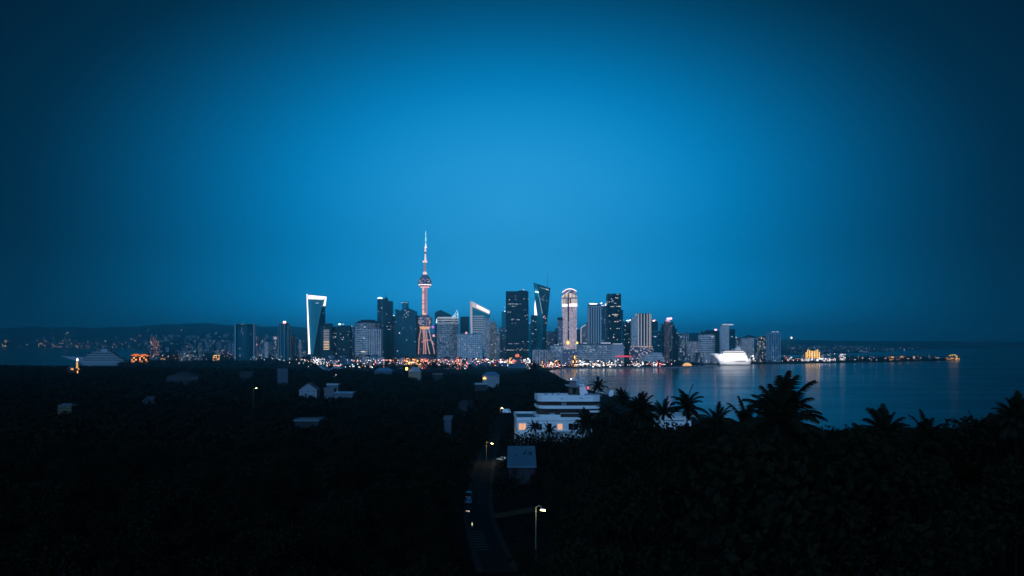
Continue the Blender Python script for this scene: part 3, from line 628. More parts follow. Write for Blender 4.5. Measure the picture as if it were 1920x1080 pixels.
for (x, y, w, h, mk) in ((1005, 547, 2.4, 2, 'lcool'), (1008.5, 547.8, 2.4, 1.6, 'lcool'), (1013.5, 539.5, 2, 1, 'wind'), (1017, 540.4, 2.2, 1.3, 'wind'), (1020.5, 541.3, 2.4, 1.5, 'wind'), (1024.5, 542.2, 2.4, 1.5, 'win'), (1027.5, 543.5, 2, 1.4, 'win'), (1014, 560.5, 1.5, 1.2, 'wind'), (1017.5, 559, 1.2, 1.2, 'wind'), (1019, 556, 1, 1.4, 'wind'), (1022, 553, 1, 1.2, 'wind'), (1017, 563, 1.6, 1.1, 'wind'), (1019.5, 562, 1.4, 1, 'wind'), (1025, 564, 2.5, .6, 'wind'), (1020.5, 593, 2, 1.6, 'winr'), (1022.5, 597, 1.8, 1.6, 'winr'), (1019, 595, 1.4, 1.6, 'win'), (1023.5, 605.5, 1.4, 1.6, 'winr')):
    pane(rt, 'lit_window', x, y, w, h, d - 1 if x < 1010 else d + 1, mk, 8)  # panes under the slanted roof stand in for lit sign letters
tower('small dark tower tucked at the left foot of the twisted tower', 996, 1006.3, 592, 4120, 'dark', 'box', 45, wins=[(999.5, 601.5, .9, 2, 'win'), (999, 625.5, 3.5, 2, 'wind')], nwin=3)
tower('pale sliver of glass between the big black slab and the twisted tower', 991, 996.5, 607, 4600, 'teal', 'box', 40, lights=[(993, 606.5, 1.6, 1.4, 'lcool')])
tower('mauve ribbed block right behind the foot of the twisted tower', 1023.5, 1040.5, 622.5, 4560, 'purple', 'box', 45, pats=[('rib', 3, .7, .8, 'brown')], nwin=4)

# curved top pink tower
d = 4050; s = d / F
rt = thing('arched_tower', 'pink lit stone tower with glowing crown, arched roof and a dark central slot', 'skyscraper', (PX(1068.5, d), d + 30, 2))
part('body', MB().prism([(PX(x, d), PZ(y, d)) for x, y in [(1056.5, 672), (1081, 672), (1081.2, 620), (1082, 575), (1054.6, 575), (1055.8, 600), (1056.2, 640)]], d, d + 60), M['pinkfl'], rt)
part('slot', MB().box(PX(1064.3, d), PX(1066.8, d), d - 1.5, d + .5, PZ(640, d), PZ(552, d)), M['dark2'], rt)
mb = MB(); mb.prism([(PX(x, d), PZ(y, d)) for x, y in [(1054.4, 575), (1064.2, 575), (1064.2, 549), (1054.4, 555)]], d - 2.5, d + 60)
mb.prism([(PX(x, d), PZ(y, d)) for x, y in [(1066.9, 575), (1082.2, 575), (1082.2, 554.5), (1069, 549.5), (1066.9, 551)]], d - 2.5, d + 60)
part('lit_crown', mb, M['crown'], rt)
mb = MB(); 
for x in list(np.arange(1056, 1064, 2.0)) + list(np.arange(1068.5, 1082, 2.0)): mb.box(PX(x, d), PX(x + .7, d), d - 4, d - 2.4, PZ(569, d), PZ(557, d))
part('mullion', mb, M['pinksteel'], rt)
mb = MB(); 
mb.box(PX(1054.6, d), PX(1064, d), d - 4, d - 2.4, PZ(575, d), PZ(570.5, d)).box(PX(1067, d), PX(1082, d), d - 4, d - 2.4, PZ(574.5, d), PZ(569.5, d))
part('light_band', mb, M['strip'], rt)
arch = [(1055.3, 546.6), (1058, 544.6), (1061.5, 542.4), (1065, 541.2), (1069, 540.7), (1073, 541.3), (1077, 542.8), (1081, 545.2)]
part('attic', MB().prism([(PX(x, d), PZ(y, d)) for x, y in [(1055.6, 556), (1080.6, 556)] + [(x * .98 + 1068 * .02, y + 1) for x, y in arch[::-1]]], d + 4, d + 54), M['orbglass'], rt)
part('arch_roof', MB().prism([(PX(x, d), PZ(y, d)) for x, y in [(x, y + 1.3) for x, y in arch] + arch[::-1]], d, d + 60), M['strip'], rt)
part('crown_trim', bar(MB(), [(1054.5, 554.8), (1060, 551.5), (1064, 548.6), (1070, 544)], .8, .6, d - 5, d - 2), M['strip'], rt)
for y in (604, 607.5, 611, 615.5, 618): pane(rt, 'lit_window', 1065.4 + rnd.uniform(-.5, .5), y, 1.3, 1.6, d - 2.4, 'wind')
part('annex', MB().box(PX(1046.5, d), PX(1055.6, d), d + 8, d + 50, 2, PZ(600, d)), M['purple'], rt)
part('annex_cap', MB().box(PX(1046.2, d), PX(1055.5, d), d + 7, d + 50, PZ(600.2, d), PZ(595, d)), M['darkroof'], rt)
part('flame_lamp', MB().lathe(P(1065, 642.5, d - 8), [(.5, -3.6 * s), (2.6 * s, -1.5 * s), (2.8 * s, .4 * s), (1.2 * s, 2.4 * s), (.3, 4.5 * s)], 12), M['gold'], rt)
part('flame_lamp', MB().lathe(P(1082.3, 643, d - 8), [(.5, -2.4 * s), (1.9 * s, -1 * s), (1.7 * s, 1 * s), (.4, 2.6 * s)], 12), M['gold'], rt)
tower('thin dark tower seen just left of the pink arched tower', 1041, 1046.5, 617, 4600, 'teal_lo', 'box', 40)
tower('thin dark tower seen just right of the pink arched tower', 1080.5, 1088, 619, 4450, 'teal_lo', 'box', 40, lights=[(1081.5, 616, 1, 2.5, 'win')])
d = 4300
rt = thing('swept_tower', 'small pale tower with a curved swept roof and a white lit left edge', 'skyscraper', (PX(1095, d), d + 22, 2))
part('body', MB().prism([(PX(x, d), PZ(y, d)) for x, y in [(1089, 668), (1102, 668), (1102, 609), (1098, 609.6), (1093, 613), (1089, 616)]], d, d + 44), M['pale'], rt)
part('edge_light', MB().box(PX(1088.6, d), PX(1090.2, d), d - 3, d + 5, PZ(645, d), PZ(615, d)), M['strip2'], rt)
part('roof_edge', bar(MB(), [(1089, 615.4), (1093, 612.2), (1098, 609), (1101.5, 608.4)], 2, 3, d - 2, d + 10), M['stripdim'], rt)
tower('dark sliver tower behind the swept roof tower', 1099.5, 1105, 606, 4650, 'teal_lo', 'box', 35)
rt = tower('pale tower of broad vertical ribs under a bright white rooftop lamp', 1104.5, 1126.5, 571.5, 4200, 'teal_lo', 'box', 60, pats=[('rib', 4.4, 1.9, 2.4, 'concrete', 577, None), ('band', 100, 3.2, 2, 'bluecon', 571.5, 576.5)], lights=[(1112.5, 570.6, 14, 2.6, 'lwhite'), (1110, 569.6, 8, 1.6, 'lwhite')])
tower('dark ribbed tower with cool and red lamps along its roof', 1126.5, 1138.4, 574.5, 4230, 'teal_lo', 'box', 50, pats=[('rib', 3, .6, .8, 'bluecon')], lights=[(1127.5, 568.6, 1.8, 2.2, 'lwhite'), (1136.5, 571.3, 3, 3, 'lwhite'), (1130, 574, 4, 2, 'lpink'), (1134, 577, 2.5, 2.4, 'lpink')], nwin=6)
tower('slim pale blue strip against the left side of the black window dotted tower', 1137.6, 1140.8, 570, 4180, 'bluestrip', 'box', 30)
d = 4080; Wn = []
for (y, xa, xb, n) in ((552.3, 1142, 1146, 1), (552, 1157, 1160, 2), (558.3, 1153, 1159, 5), (565.5, 1141, 1143, 2), (565.5, 1146, 1150, 2), (575, 1145, 1151, 5), (574.5, 1153, 1164, 7), (583, 1158, 1160, 1), (589.5, 1148, 1160, 10), (592.3, 1141, 1145, 3), (592, 1150, 1159, 5), (602.5, 1142, 1144, 1), (603, 1152, 1159, 6), (601, 1161, 1164, 2), (632, 1145, 1154, 4), (634, 1140, 1141, 1), (637.5, 1156, 1159, 2)):
    for k in range(n): Wn.append((rnd.uniform(xa, xb), y + rnd.uniform(-.7, .7), rnd.uniform(.9, 1.8), rnd.uniform(.8, 1.4), rnd.choice(('win', 'winw', 'wind'))))
rt = tower('black tower dotted with lit windows, tallest right of the pink arched tower', 1139.5, 1164.5, 551.5, d, 'dark2', 'box', 70, wins=Wn)
part('side_wing', MB().box(PX(1164, d), PX(1168.5, d), d + 6, d + 60, 2, PZ(581, d)), M['teal_lo'], rt)
tower('dark tower with a cyan lit roof edge left of the white ribbed tower', 1168.5, 1187, 604.5, 4350, 'dark', 'box', 50, lights=[(1177.5, 601, 5, 1.6, 'lcool'), (1183, 599.8, 4, 1.6, 'lcool')], wins=[(1172, 610.5, 2, 1.5, 'wind'), (1178, 604.5, 2, 1.2, 'win'), (1183.5, 602.5, 1.4, 1.3, 'win'), (1171, 607, 1.2, 1, 'wind'), (1173, 611, 1.2, 2, 'win'), (1176, 626, 6, .7, 'wind')], nwin=8)
d = 3960
rt = tower('round tower of close white vertical ribs rising from a wide pinkish podium', 1194, 1222, 588.5, d, 'dark', 'round', 62, pats=[('rib', 4.3, 1.6, 1.6, 'ribwhite', 588, 649)])
part('left_wing', MB().prism([(PX(x, d), PZ(y, d)) for x, y in [(1185.5, 650), (1197, 650), (1197, 590), (1185.5, 595)]], d + 12, d + 50), M['office'], rt)
mb = MB()
for x in np.arange(1186, 1196, 3.2): mb.box(PX(x, d), PX(x + 1, d), d + 10, d + 12.2, PZ(650, d), PZ(595 - (x - 1185.5) * .4, d))
part('rib', mb, M['concrete'], rt)
mb = MB(); mb.lathe((PX(1205, d), d + 34, 2), [(23 * d / F, 0), (23 * d / F, PZ(656, d) - 2), (20.5 * d / F, PZ(649.5, d) - 2), (19 * d / F, PZ(648.5, d) - 2)], 40, .9)
part('podium', mb, M['podium'], rt)
part('light_ring', MB().lathe((PX(1205, d), d + 34, PZ(650, d)), [(20.8 * d / F, 0), (20.8 * d / F, 2.4)], 40, .9), M['warmdim'], rt)
rt = thing('terraced_hall', 'low terraced white hall in front of the round ribbed tower', 'building', (PX(1222, 3800), 3830, 2))
for k, (a, b_, y0, y1) in enumerate(((1196, 1247, 690, 675), (1204, 1246, 675, 670.5), (1210, 1244, 670.5, 666), (1222, 1243, 666, 661.5))):
    part('terrace', MB().box(PX(a, 3800), PX(b_, 3800), 3800 + 8 * k, 3870, PZ(y0, 3800), PZ(y1, 3800) - 3), M['office'], rt)
    part('parapet', MB().box(PX(a - .4, 3800), PX(b_ + .4, 3800), 3798 + 8 * k, 3870, PZ(y1, 3800) - 3, PZ(y1, 3800)), M['concrete'], rt)
tower('dark tower with a single round white lamp above its roof corner', 1220, 1233.5, 603.5, 4420, 'dark', 'box', 45, lights=[(1225.5, 602, 2.6, 3, 'lwhite'), (1228, 600.5, 1.5, 2, 'lred')], plant=[(1222, 1231, 601.8)])
tower('dark lower block with two lit windows right of the round ribbed tower', 1222, 1234, 620.5, 4300, 'teal_lo', 'box', 45, wins=[(1226.5, 631, 1.4, 1.4, 'win'), (1229.5, 631, 2, 1.6, 'win')], pats=[('band', 100, .7, .8, 'bluecon', 620.5, 621.3)])
tower('plain dark teal block with a pale rooftop lamp left of the stepped brown tower', 1233.5, 1242, 621, 4330, 'teal_lo', 'box', 45, lights=[(1237.5, 621.6, 3.5, 1.6, 'wind')], wins=[(1234.5, 647.5, 2.4, 1, 'win')])
tower('black narrow tower touching the left side of the stepped brown tower', 1241.5, 1249, 608.5, 4380, 'dark2', 'box', 45)
d = 4200
rt = tower('brown stepped tower crowned by a glowing pink lamp', 1248.5, 1255.5, 603, d, 'brownf', 'box', 55, pats=[('band', 3, 1.1, .6, 'brown')], lights=[(1252.5, 597.5, 3.6, 3, 'lpink'), (1257.5, 597.3, 3.4, 3, 'lpink'), (1252, 602, 6, 1.2, 'lpink')])
for k, (a, b_, y) in enumerate(((1255.3, 1262.5, 603.5), (1262.3, 1265.5, 610), (1265.3, 1269, 616), (1268.8, 1272.5, 622))):
    part('step', MB().box(PX(a, d), PX(b_, d), d + 1 + 2 * k, d + 50, 2, PZ(y, d)), M['dark2' if k else 'brownf2'], rt)
for y in np.arange(612, 655, 3.2): pane(rt, 'lit_window', 1258.5 + rnd.uniform(-1, 1.6), y, 1.2, .9, d - .4, 'wind')
tower('low pale block of small lit windows right of the stepped brown tower', 1272.5, 1283, 627, 4560, 'town', 'box', 40, nwin=8)
tower('pale twin finned block beside the wide dark slab', 1283, 1291, 624.5, 4600, 'mid', 'box', 40, pats=[('rib', 3.5, 1, 1, 'bluecon')], nwin=4)
tower('wide dark blue slab left of the white banded drum', 1290.5, 1313, 625, 4650, 'teal_lo', 'box', 50, nwin=3)
tower('low grey gridded block in front of the wide dark blue slab', 1291, 1313, 640, 4450, 'office', 'box', 50, nwin=8)
d = 4250
rt = tower('white drum building with stacked horizontal bands', 1312.5, 1343.5, 627, d, 'grid', 'round', 70, pats=[('band', 4.1, 1.9, 1, 'concrete')], wins=[(1334, 631.5, 9, 1, 'win'), (1330, 629, 4, 1.2, 'wind')])
tower('dark block with a domed cap and red beacon behind the white banded drum', 1319, 1353.5, 621, 4450, 'dark', 'box', 60, plant=[(1326, 1346, 619.2)], lights=[(1341.7, 618.4, 2.6, 2.6, 'lpink'), (1341.5, 624, 2, 1.4, 'win')], nwin=4)
d = 4300
rt = tower('pale ribbed tower with a flat overhanging lit roof, left of the cruise ship funnel', 1354, 1366.5, 610.5, d, 'office', 'box', 50, pats=[('rib', 3, .9, 1, 'concrete')])
part('canopy', MB().box(PX(1357.5, d), PX(1374.5, d), d - 6, d + 40, PZ(609.6, d), PZ(607.6, d)), M['stripdim'], rt)
part('side_wing', MB().box(PX(1366, d), PX(1378.5, d), d + 3, d + 52, 2, PZ(617, d)), M['dark'], rt)
for y in np.arange(614, 655, 4): pane(rt, 'lit_window', 1363.5 + rnd.uniform(-.6, .6), y, 1, 1.4, d - .8, 'wind')
pane(rt, 'lit_window', 1372.6, 631.2, 1.4, 1.6, d + 2, 'win')
tower('low pale block with one bright corner lamp right of the flat roofed tower', 1379, 1388, 634, 4620, 'town', 'box', 36, lights=[(1380.5, 632.8, 2, 1.8, 'win')], nwin=4)
d = 4600
rt = tower('blue grey block with a pointed rooftop and rounded right shoulder', 1390.5, 1414, 634, d, 'office', 'box', 50, nwin=6)
part('pitched_roof', MB().prism([(PX(x, d), PZ(y, d)) for x, y in [(1391, 634), (1418, 634), (1417, 631), (1413, 629.8), (1408, 629), (1405, 627.6), (1404, 629), (1398, 632)]], d + 2, d + 44), M['teal_lo'], rt)
tower('dark squat tower covered in small windows left of the twin peaked tower', 1424.5, 1442, 631.5, 4400, 'town2', 'box', 45, lights=[(1426.5, 631, 2.6, 1.4, 'wind')], nwin=10)
rt = tower('pale ribbed tower with two small white peaks, last tall one on the right', 1441.8, 1463, 625, 4350, 'mid', 'box', 45, pats=[('rib', 4.2, 1.2, 1.4, 'bluecon')], plant=[(1447, 1453, 622.3), (1455, 1460, 621.8)], lights=[(1450, 622, 4, 1, 'stripdim'), (1457.5, 621.8, 4, 1, 'stripdim')], top='bluecon')
rt = thing('beacon_mast', 'thin lattice mast with a white lamp on the far shore behind the golden pier lights', 'mast', (PX(1484, 4900), 4900, 2))
part('mast_shaft', MB().tube([P(1484, 662, 4900), P(1484, 634, 4900)], [4.2, 2.6], 6), M['steel'], rt)
part('lamp_head', MB().lathe(P(1484, 633.5, 4900), [(1, -5), (4, -3), (4, 3), (1, 5)], 10), M['lwhite'], rt)

# low waterfront buildings -----------------------------------------------------------------
tower('small drum with close white vertical ribs on the waterfront in front of the twisted tower', 999, 1033.5, 656, 3650, 'grid', 'round', 60, name='round_block', cat='building', pats=[('rib', 3.7, 1.7, 1, 'concrete'), ('band', 100, .7, 1.6, 'concrete', 656, 656.8)])
tower('grey gridded block between the ribbed drum and the pink arched tower', 1032, 1056.5, 648, 3760, 'office', 'box', 50, name='office_block', cat='building', lights=[(1041, 646.6, 4, 1.2, 'stripdim'), (1046, 646.4, 2.6, 1.6, 'stripdim')], pats=[('band', 2.6, .6, .5, 'bluecon')], nwin=8)
tower('low mauve block at the foot of the pink arched tower', 1055.5, 1086, 656.5, 3720, 'purple', 'box', 45, name='office_block', cat='building', pats=[('band', 100, .7, .8, 'concrete', 656.5, 657.2)], nwin=6)
rt = tower('long low grey office block with a dense window grid along the waterfront', 1085, 1147, 646, 3650, 'grid', 'box', 80, name='office_block', cat='building', pats=[('band', 3.5, 1.3, .6, 'bluecon'), ('rib', 5.2, .7, .5, 'bluecon')], plant=[(1090, 1143, 644.3)], lights=[(1097, 643.4, 6, 1.4, 'stripdim'), (1136, 643.2, 17, 1.8, 'stripdim')], nwin=24)
part('striped_wing', MB().box(PX(1147, 3650), PX(1170, 3650), 3653, 3720, 2, PZ(645.6, 3650)), M['office'], rt)
part('cladding', bands('box', PX(1147.1, 3650), PX(1169.9, 3650), 3653, 60, 2, PZ(645.6, 3650), 8, 3.4, 1), M['bluecon'], rt)
pane(rt, 'roof_light', 1158, 644.8, 18, 1.2, 3675, 'stripdim', 4)
# ------------------------------------------------------------------ ships
def ship_hull(mb, prof, half, y0, n=9):
    """prof: stations (x, z_keel, z_rail, k) bow to stern in world x; k scales the half beam"""
    vs = []; m2 = 2 * n
    for x, zk, zr, k in prof:
        ring = []
        for i in range(n):
            t = i / (n - 1); hb = half * k * (0.35 + .65 * (t ** .6))
            ring.append((x, y0 - hb, zk + (zr - zk) * t))
        for i in range(n - 1, -1, -1):
            t = i / (n - 1); hb = half * k * (0.35 + .65 * (t ** .6))
            ring.append((x, y0 + hb, zk + (zr - zk) * t))
        vs += ring
    fs = []
    for j in range(len(prof) - 1):
        for i in range(m2):
            i2 = (i + 1) % m2
            fs.append((j * m2 + i, (j + 1) * m2 + i, (j + 1) * m2 + i2, j * m2 + i2))
    fs.append(tuple(range(m2))); fs.append(tuple((len(prof) - 1) * m2 + i for i in range(m2 - 1, -1, -1)))
    return mb.add(vs, fs)
def deck(mb, x0, x1, hy, y0, z0, z1, round_=6):
    pl = [(x0 + round_, y0 - hy), (x1 - round_ * .5, y0 - hy), (x1, y0 - hy + round_ * .5), (x1, y0 + hy - round_ * .5), (x1 - round_ * .5, y0 + hy), (x0 + round_, y0 + hy), (x0, y0 + hy * .4), (x0, y0 - hy * .4)]
    return mb.slab(pl, z0, z1)
# brightly lit cruise ship at the quay
d = 3900
rt = thing('cruise_ship', 'floodlit white cruise ship moored at the quay with its bow pointing left', 'ship', (PX(1372, d), d, 0))
X = lambda px: PX(px, d); Z = lambda py: PZ(py, d)
part('hull', ship_hull(MB(), [(X(1330.5), Z(662.6), Z(661.6), .06), (X(1338), Z(667), Z(662.4), .3), (X(1345), Z(674), Z(663), .6), (X(1350), 0, Z(663.3), .8), (X(1360), -1, Z(664), 1), (X(1380), -1, Z(664.5), 1), (X(1399), -1, Z(666), 1), (X(1400), -1, Z(672), .98), (X(1406), 1, Z(673), .9), (X(1406.4), 4, Z(674), .85)], 17, d), M['whitepaint'], rt, True)
part('boot_stripe', ship_hull(MB(), [(X(1348), -1.5, 2.2, .82), (X(1360), -1.5, 2.2, 1.0), (X(1404), -1.5, 2.2, .97)], 17.6, d), M['darkroof'], rt)
for k, (a, b_, y0, y1) in enumerate(((1351, 1397, 664.5, 661), (1353.5, 1393, 661, 657.6), (1376, 1389.5, 656.6, 654.6))):
    mb = MB(); deck(mb, X(a), X(b_), 15 - 1.5 * k, d, Z(y0) - 1, Z(y1)); part('deck_house', mb, M['whitepaint'], rt)
mb = MB(); deck(mb, X(1352.5), X(1394.5), 15.2, d, Z(661.4), Z(660.2)); part('window_band', mb, M['glassdk'], rt)
mb = MB(); deck(mb, X(1352.5), X(1392), 14.3, d, Z(657.8), Z(656.6)); part('sun_deck', mb, M['darkroof'], rt)
part('window_row', MB().box(X(1376.5), X(1396), d - 17.4, d - 16.6, Z(677.2), Z(676.4)), M['glassdk'], rt)
part('funnel', MB().hull8([(X(1379), d - 6, Z(655)), (X(1388.5), d - 6, Z(655)), (X(1388.5), d + 6, Z(655)), (X(1379), d + 6, Z(655)), (X(1381.5), d - 4, Z(650.6)), (X(1386), d - 4, Z(650.8)), (X(1386), d + 4, Z(650.8)), (X(1381.5), d + 4, Z(650.6))]), M['whitepaint'], rt)
part('mast', MB().tube([(X(1383), d, Z(652)), (X(1383.5), d, Z(647.5))], [1.4, .5], 6), M['whitepaint'], rt)
part('radar_arch', MB().hull8([(X(1377), d - 5, Z(655)), (X(1379), d - 5, Z(655)), (X(1379), d + 5, Z(655)), (X(1377), d + 5, Z(655)), (X(1378.5), d - 5, Z(652.6)), (X(1381), d - 5, Z(652.6)), (X(1381), d + 5, Z(652.6)), (X(1378.5), d + 5, Z(652.6))]), M['whitepaint'], rt)
# area lamps, boxes and booms added outboard to light the ship's side
for px in (1347, 1360, 1373, 1386, 1399):
    f = part('added_floodlight', MB().box(X(px) - 3, X(px) + 3, d - 50, d - 48.4, Z(667), Z(667) + .8).tube([(X(px), d - 48.6, Z(667)), (X(px), d - 15, Z(665))], .3, 5), M['steel'], rt)
    la = bpy.data.lights.new('added_floodlight_beam', 'AREA'); la.shape = 'RECTANGLE'; la.size = 24; la.size_y = 1.0; la.energy = 15500; la.color = (1, .88, .80)
    lo = bpy.data.objects.new('added_floodlight_beam', la); COL.objects.link(lo); lo.location = (X(px), d - 52, Z(668)); lo.rotation_euler = (R(80), 0, 0); lo.data.spread = R(150)
# dim white ship in the left bay
d = 3700
X = lambda px: PX(px, d); Z = lambda py: PZ(py, d)
rt = thing('white_ship', 'dim unlit white ship with stacked decks and a long thin bow in the left bay', 'ship', (PX(185, d), d, 0))
part('hull', ship_hull(MB(), [(X(116), Z(668.4), Z(667.4), .04), (X(130), Z(673), Z(668.6), .25), (X(145), Z(678), Z(669.2), .5), (X(157), Z(684), Z(669.6), .75), (X(158.5), 0, Z(678.8), .8), (X(175), -1, Z(679.4), 1), (X(225), -1, Z(679.4), 1), (X(240), 2, Z(678.6), .85)], 16, d), M['shipgrey'], rt, True)
for k, (a, b_, y) in enumerate(((153, 239, 678.6), (154, 236, 675.4), (152, 229, 671.8), (160.5, 224, 668.8), (163.5, 219.5, 665.4), (174, 213, 660.8), (184, 207, 656.4))):
    mb = MB(); deck(mb, X(a), X(b_), 15.6 - .9 * k, d, Z(y), Z(y - 1.5), 10); part('deck_ledge', mb, M['shipgrey'], rt)
    mb = MB(); deck(mb, X(a + 3), X(b_ - 3), 13.2 - .9 * k, d, Z(y - 1.3), Z(y - 4.2), 10); part('cabin_band', mb, M['glassdk'], rt)
part('funnel', MB().hull8([(X(192), d - 9, Z(664.5)), (X(206), d - 9, Z(664.5)), (X(206), d + 6, Z(664.5)), (X(192), d + 6, Z(664.5)), (X(192.4), d - 9, Z(655)), (X(201), d - 9, Z(655)), (X(201), d + 6, Z(655)), (X(192.4), d + 6, Z(655))]), M['shipgrey'], rt)
part('mast', MB().box(X(192.3), X(196), d - 4, d + 4, Z(655.4), Z(650)), M['shipgrey'], rt)
part('mast', MB().box(X(201), X(203.5), d - 4, d + 4, Z(655.2), Z(651.6)), M['shipgrey'], rt)
for x in (136, 144): part('antenna', MB().tube([(X(x), d, Z(669)), (X(x + .6), d, Z(659))], [.8, .3], 5), M['steel'], rt)

# ------------------------------------------------------------------ waterfront: shops, lamps, low blocks
PROTO = {}
def lamp_mesh(k, h, r):
    key = (k, h, r)
    if key not in PROTO:
        mb = MB(); mb.tube([(0, 0, -1), (0, 0, h)], [.35, .22], 6, 0); mb.lathe((0, 0, h), [(.3, 0), (r, r * .5), (r, r * 1.3), (.3, r * 1.9)], 8, 1, 1)
        PROTO[key] = mb.mesh('street_lamp', [M['steel'], M[k]])
    return PROTO[key]
COLN = {'lwhite': 'white', 'lcool': 'cool blue', 'lorange': 'orange', 'lred': 'red', 'lpink': 'pink', 'lyellow': 'yellow'}
def lamps(n, xa, xb, ya, yb, kinds, where, dmin=1200, dmax=7000, h=10, r=1.25, cat='lamp'):
    for i in range(n):
        px, py = rnd.uniform(xa, xb), rnd.uniform(ya, yb)
        dd = min(dmax, max(dmin, (97 - h) * F / (py - HY)))
        for _ in range(6):
            zt = ground(PX(px, dd), dd)
            dd = min(dmax, max(dmin, (CZ - h - max(zt, 1)) * F / (py - HY)))
        x = PX(px, dd); z = ground(x, dd)
        if z < .3: continue
        k = rnd.choice(kinds); hh = max(h, PZ(py, dd) - z) if PZ(py, dd) - z < 30 else h
        s = hh / h
        o = link('street_lamp', lamp_mesh(k, h, r), None, (x, dd, z), 0, (1, 1, s))
        tag(o, f'tiny {COLN[k]} lamp glowing {where}', 'lamp', f'{COLN[k]} lamps {where}')
SHOPN = {'shop': 'orange', 'shopw': 'white', 'shopr': 'red', 'town': 'sparsely', 'redtown': 'red', 'mid': 'dimly', 'office': 'dimly'}
def shops(n, xa, xb, ya, yb, mats, where, d0, d1, wpx=(3, 8), name='low_building', cat='building'):
    for i in range(n):
        w = rnd.uniform(*wpx); px = rnd.uniform(xa + w / 2, max(xa + w / 2 + .1, xb - w / 2)); dd = rnd.uniform(d0, d1); py = rnd.uniform(ya, yb)
        mk = rnd.choice(mats); X0, X1 = PX(px - w / 2, dd), PX(px + w / 2, dd); z0 = ground((X0 + X1) / 2, dd)
        if z0 < .5: continue
        z1 = max(z0 + 7, PZ(py, dd)); dep = rnd.uniform(14, 28)
        tp = 'flat roofed block' if rnd.random() < .6 else 'hip roofed block'
        rt = thing(name, f'small {SHOPN[mk]} lit {tp} {where}', cat, ((X0 + X1) / 2, dd, z0), f'{SHOPN[mk]} lit {tp}s {where}', rnd.uniform(-.25, .25))
        rt.rotation_euler.z = 0
        part('wall', MB().box(X0, X1, dd - dep / 2, dd + dep / 2, z0 - 1, z1), M[mk], rt)
        if 'flat' in tp: part('roof', MB().box(X0 - .4, X1 + .4, dd - dep / 2 - .4, dd + dep / 2 + .4, z1, z1 + 1.1), M['darkroof'], rt)
        else:
            cxm, q = (X0 + X1) / 2, (X1 - X0) * .22
            part('roof', MB().hull8([(X0 - .6, dd - dep / 2 - .6, z1), (X1 + .6, dd - dep / 2 - .6, z1), (X1 + .6, dd + dep / 2 + .6, z1), (X0 - .6, dd + dep / 2 + .6, z1), (cxm - q, dd - 1, z1 + 4), (cxm + q, dd - 1, z1 + 4), (cxm + q, dd + 1, z1 + 4), (cxm - q, dd + 1, z1 + 4)]), M['darkroof'], rt)
shops(5, 703, 730, 671, 675, ['shopr', 'shopw'], 'below the staggered dark tower', 3350, 3600)
shops(9, 738, 777, 669.5, 675, ['shop', 'shop', 'shopr'], 'below the gabled tower', 3350, 3650)
shops(8, 778, 803, 672, 680, ['shop', 'shopr'], 'below the orb tower', 3150, 3500)
shops(10, 822, 852, 672, 679, ['shopw', 'shop', 'town'], 'below the spiky crowned cylinder', 3150, 3600)
shops(12, 848, 884, 670, 684, ['shopr', 'shopw', 'shopw', 'shopr'], 'in front of the dotted grid office block', 2950, 3500)
shops(9, 885, 948, 671, 677, ['redtown', 'town', 'shopw'], 'below the stepped tower', 3300, 3700)
shops(12, 940, 998, 669, 678, ['shopr', 'shopw', 'shop', 'town'], 'below the broad black slab tower', 3250, 3700)
shops(9, 1014, 1060, 672, 682, ['shopr', 'shopw', 'shop', 'shopr'], 'at the water below the twisted tower', 3400, 3480, (3, 6))
shops(2, 1071, 1087, 664, 668, ['shop'], 'at the foot of the pink arched tower', 3540, 3600, (5, 8))
shops(16, 1084, 1166, 673.5, 680, ['shopw', 'shopw', 'town'], 'in front of the long office block', 3450, 3600, (4, 8))
shops(9, 1188, 1246, 675, 683, ['shopr', 'shopw', 'shopw'], 'in front of the terraced hall', 3500, 3700, (4, 8))
shops(9, 582, 612, 667, 675, ['shopw', 'shopw', 'town'], 'at the foot of the flared tower', 3700, 4300, (2, 5))
shops(12, 610, 710, 665, 676, ['town', 'mid', 'town'], 'below the rounded banded building', 3500, 4100, (6, 12))
shops(12, 250, 420, 664, 672, ['town', 'mid', 'town', 'shop'], 'on the left shore by the bay', 4300, 5500, (6, 14))
shops(20, 285, 445, 640, 660, ['town', 'mid', 'town', 'town'], 'in the low town left of the concave topped tower', 5500, 8300, (4, 9), 'apartment_block')
shops(22, 476, 575, 634, 660, ['town', 'mid', 'town', 'office'], 'between the concave topped tower and the flared tower', 4900, 7600, (3, 8), 'apartment_block')
shops(3, 283, 297, 630, 640, ['redtown'], 'glowing reddish at the left end of the low town', 5600, 6000, (6, 9), 'apartment_block')
shops(10, 1250, 1345, 660, 672, ['town', 'office', 'town'], 'behind the waterfront park', 4060, 4400, (6, 12))
shops(12, 1400, 1470, 656, 668, ['town', 'office', 'shopw'], 'right of the cruise ship', 4400, 4900, (4, 9))
shops(12, 1475, 1620, 662, 670, ['town', 'town', 'shopw', 'mid'], 'along the low spit behind the golden pier lights', 4700, 5500, (5, 10))
shops(8, 1655, 1712, 666, 671, ['shop', 'shopw', 'town'], 'on the dark spit right of the golden pier lights', 4800, 5200, (4, 8))
shops(6, 1712, 1752, 664, 670, ['town', 'shopw'], 'near the tip of the dark spit', 5000, 5350, (3, 6))
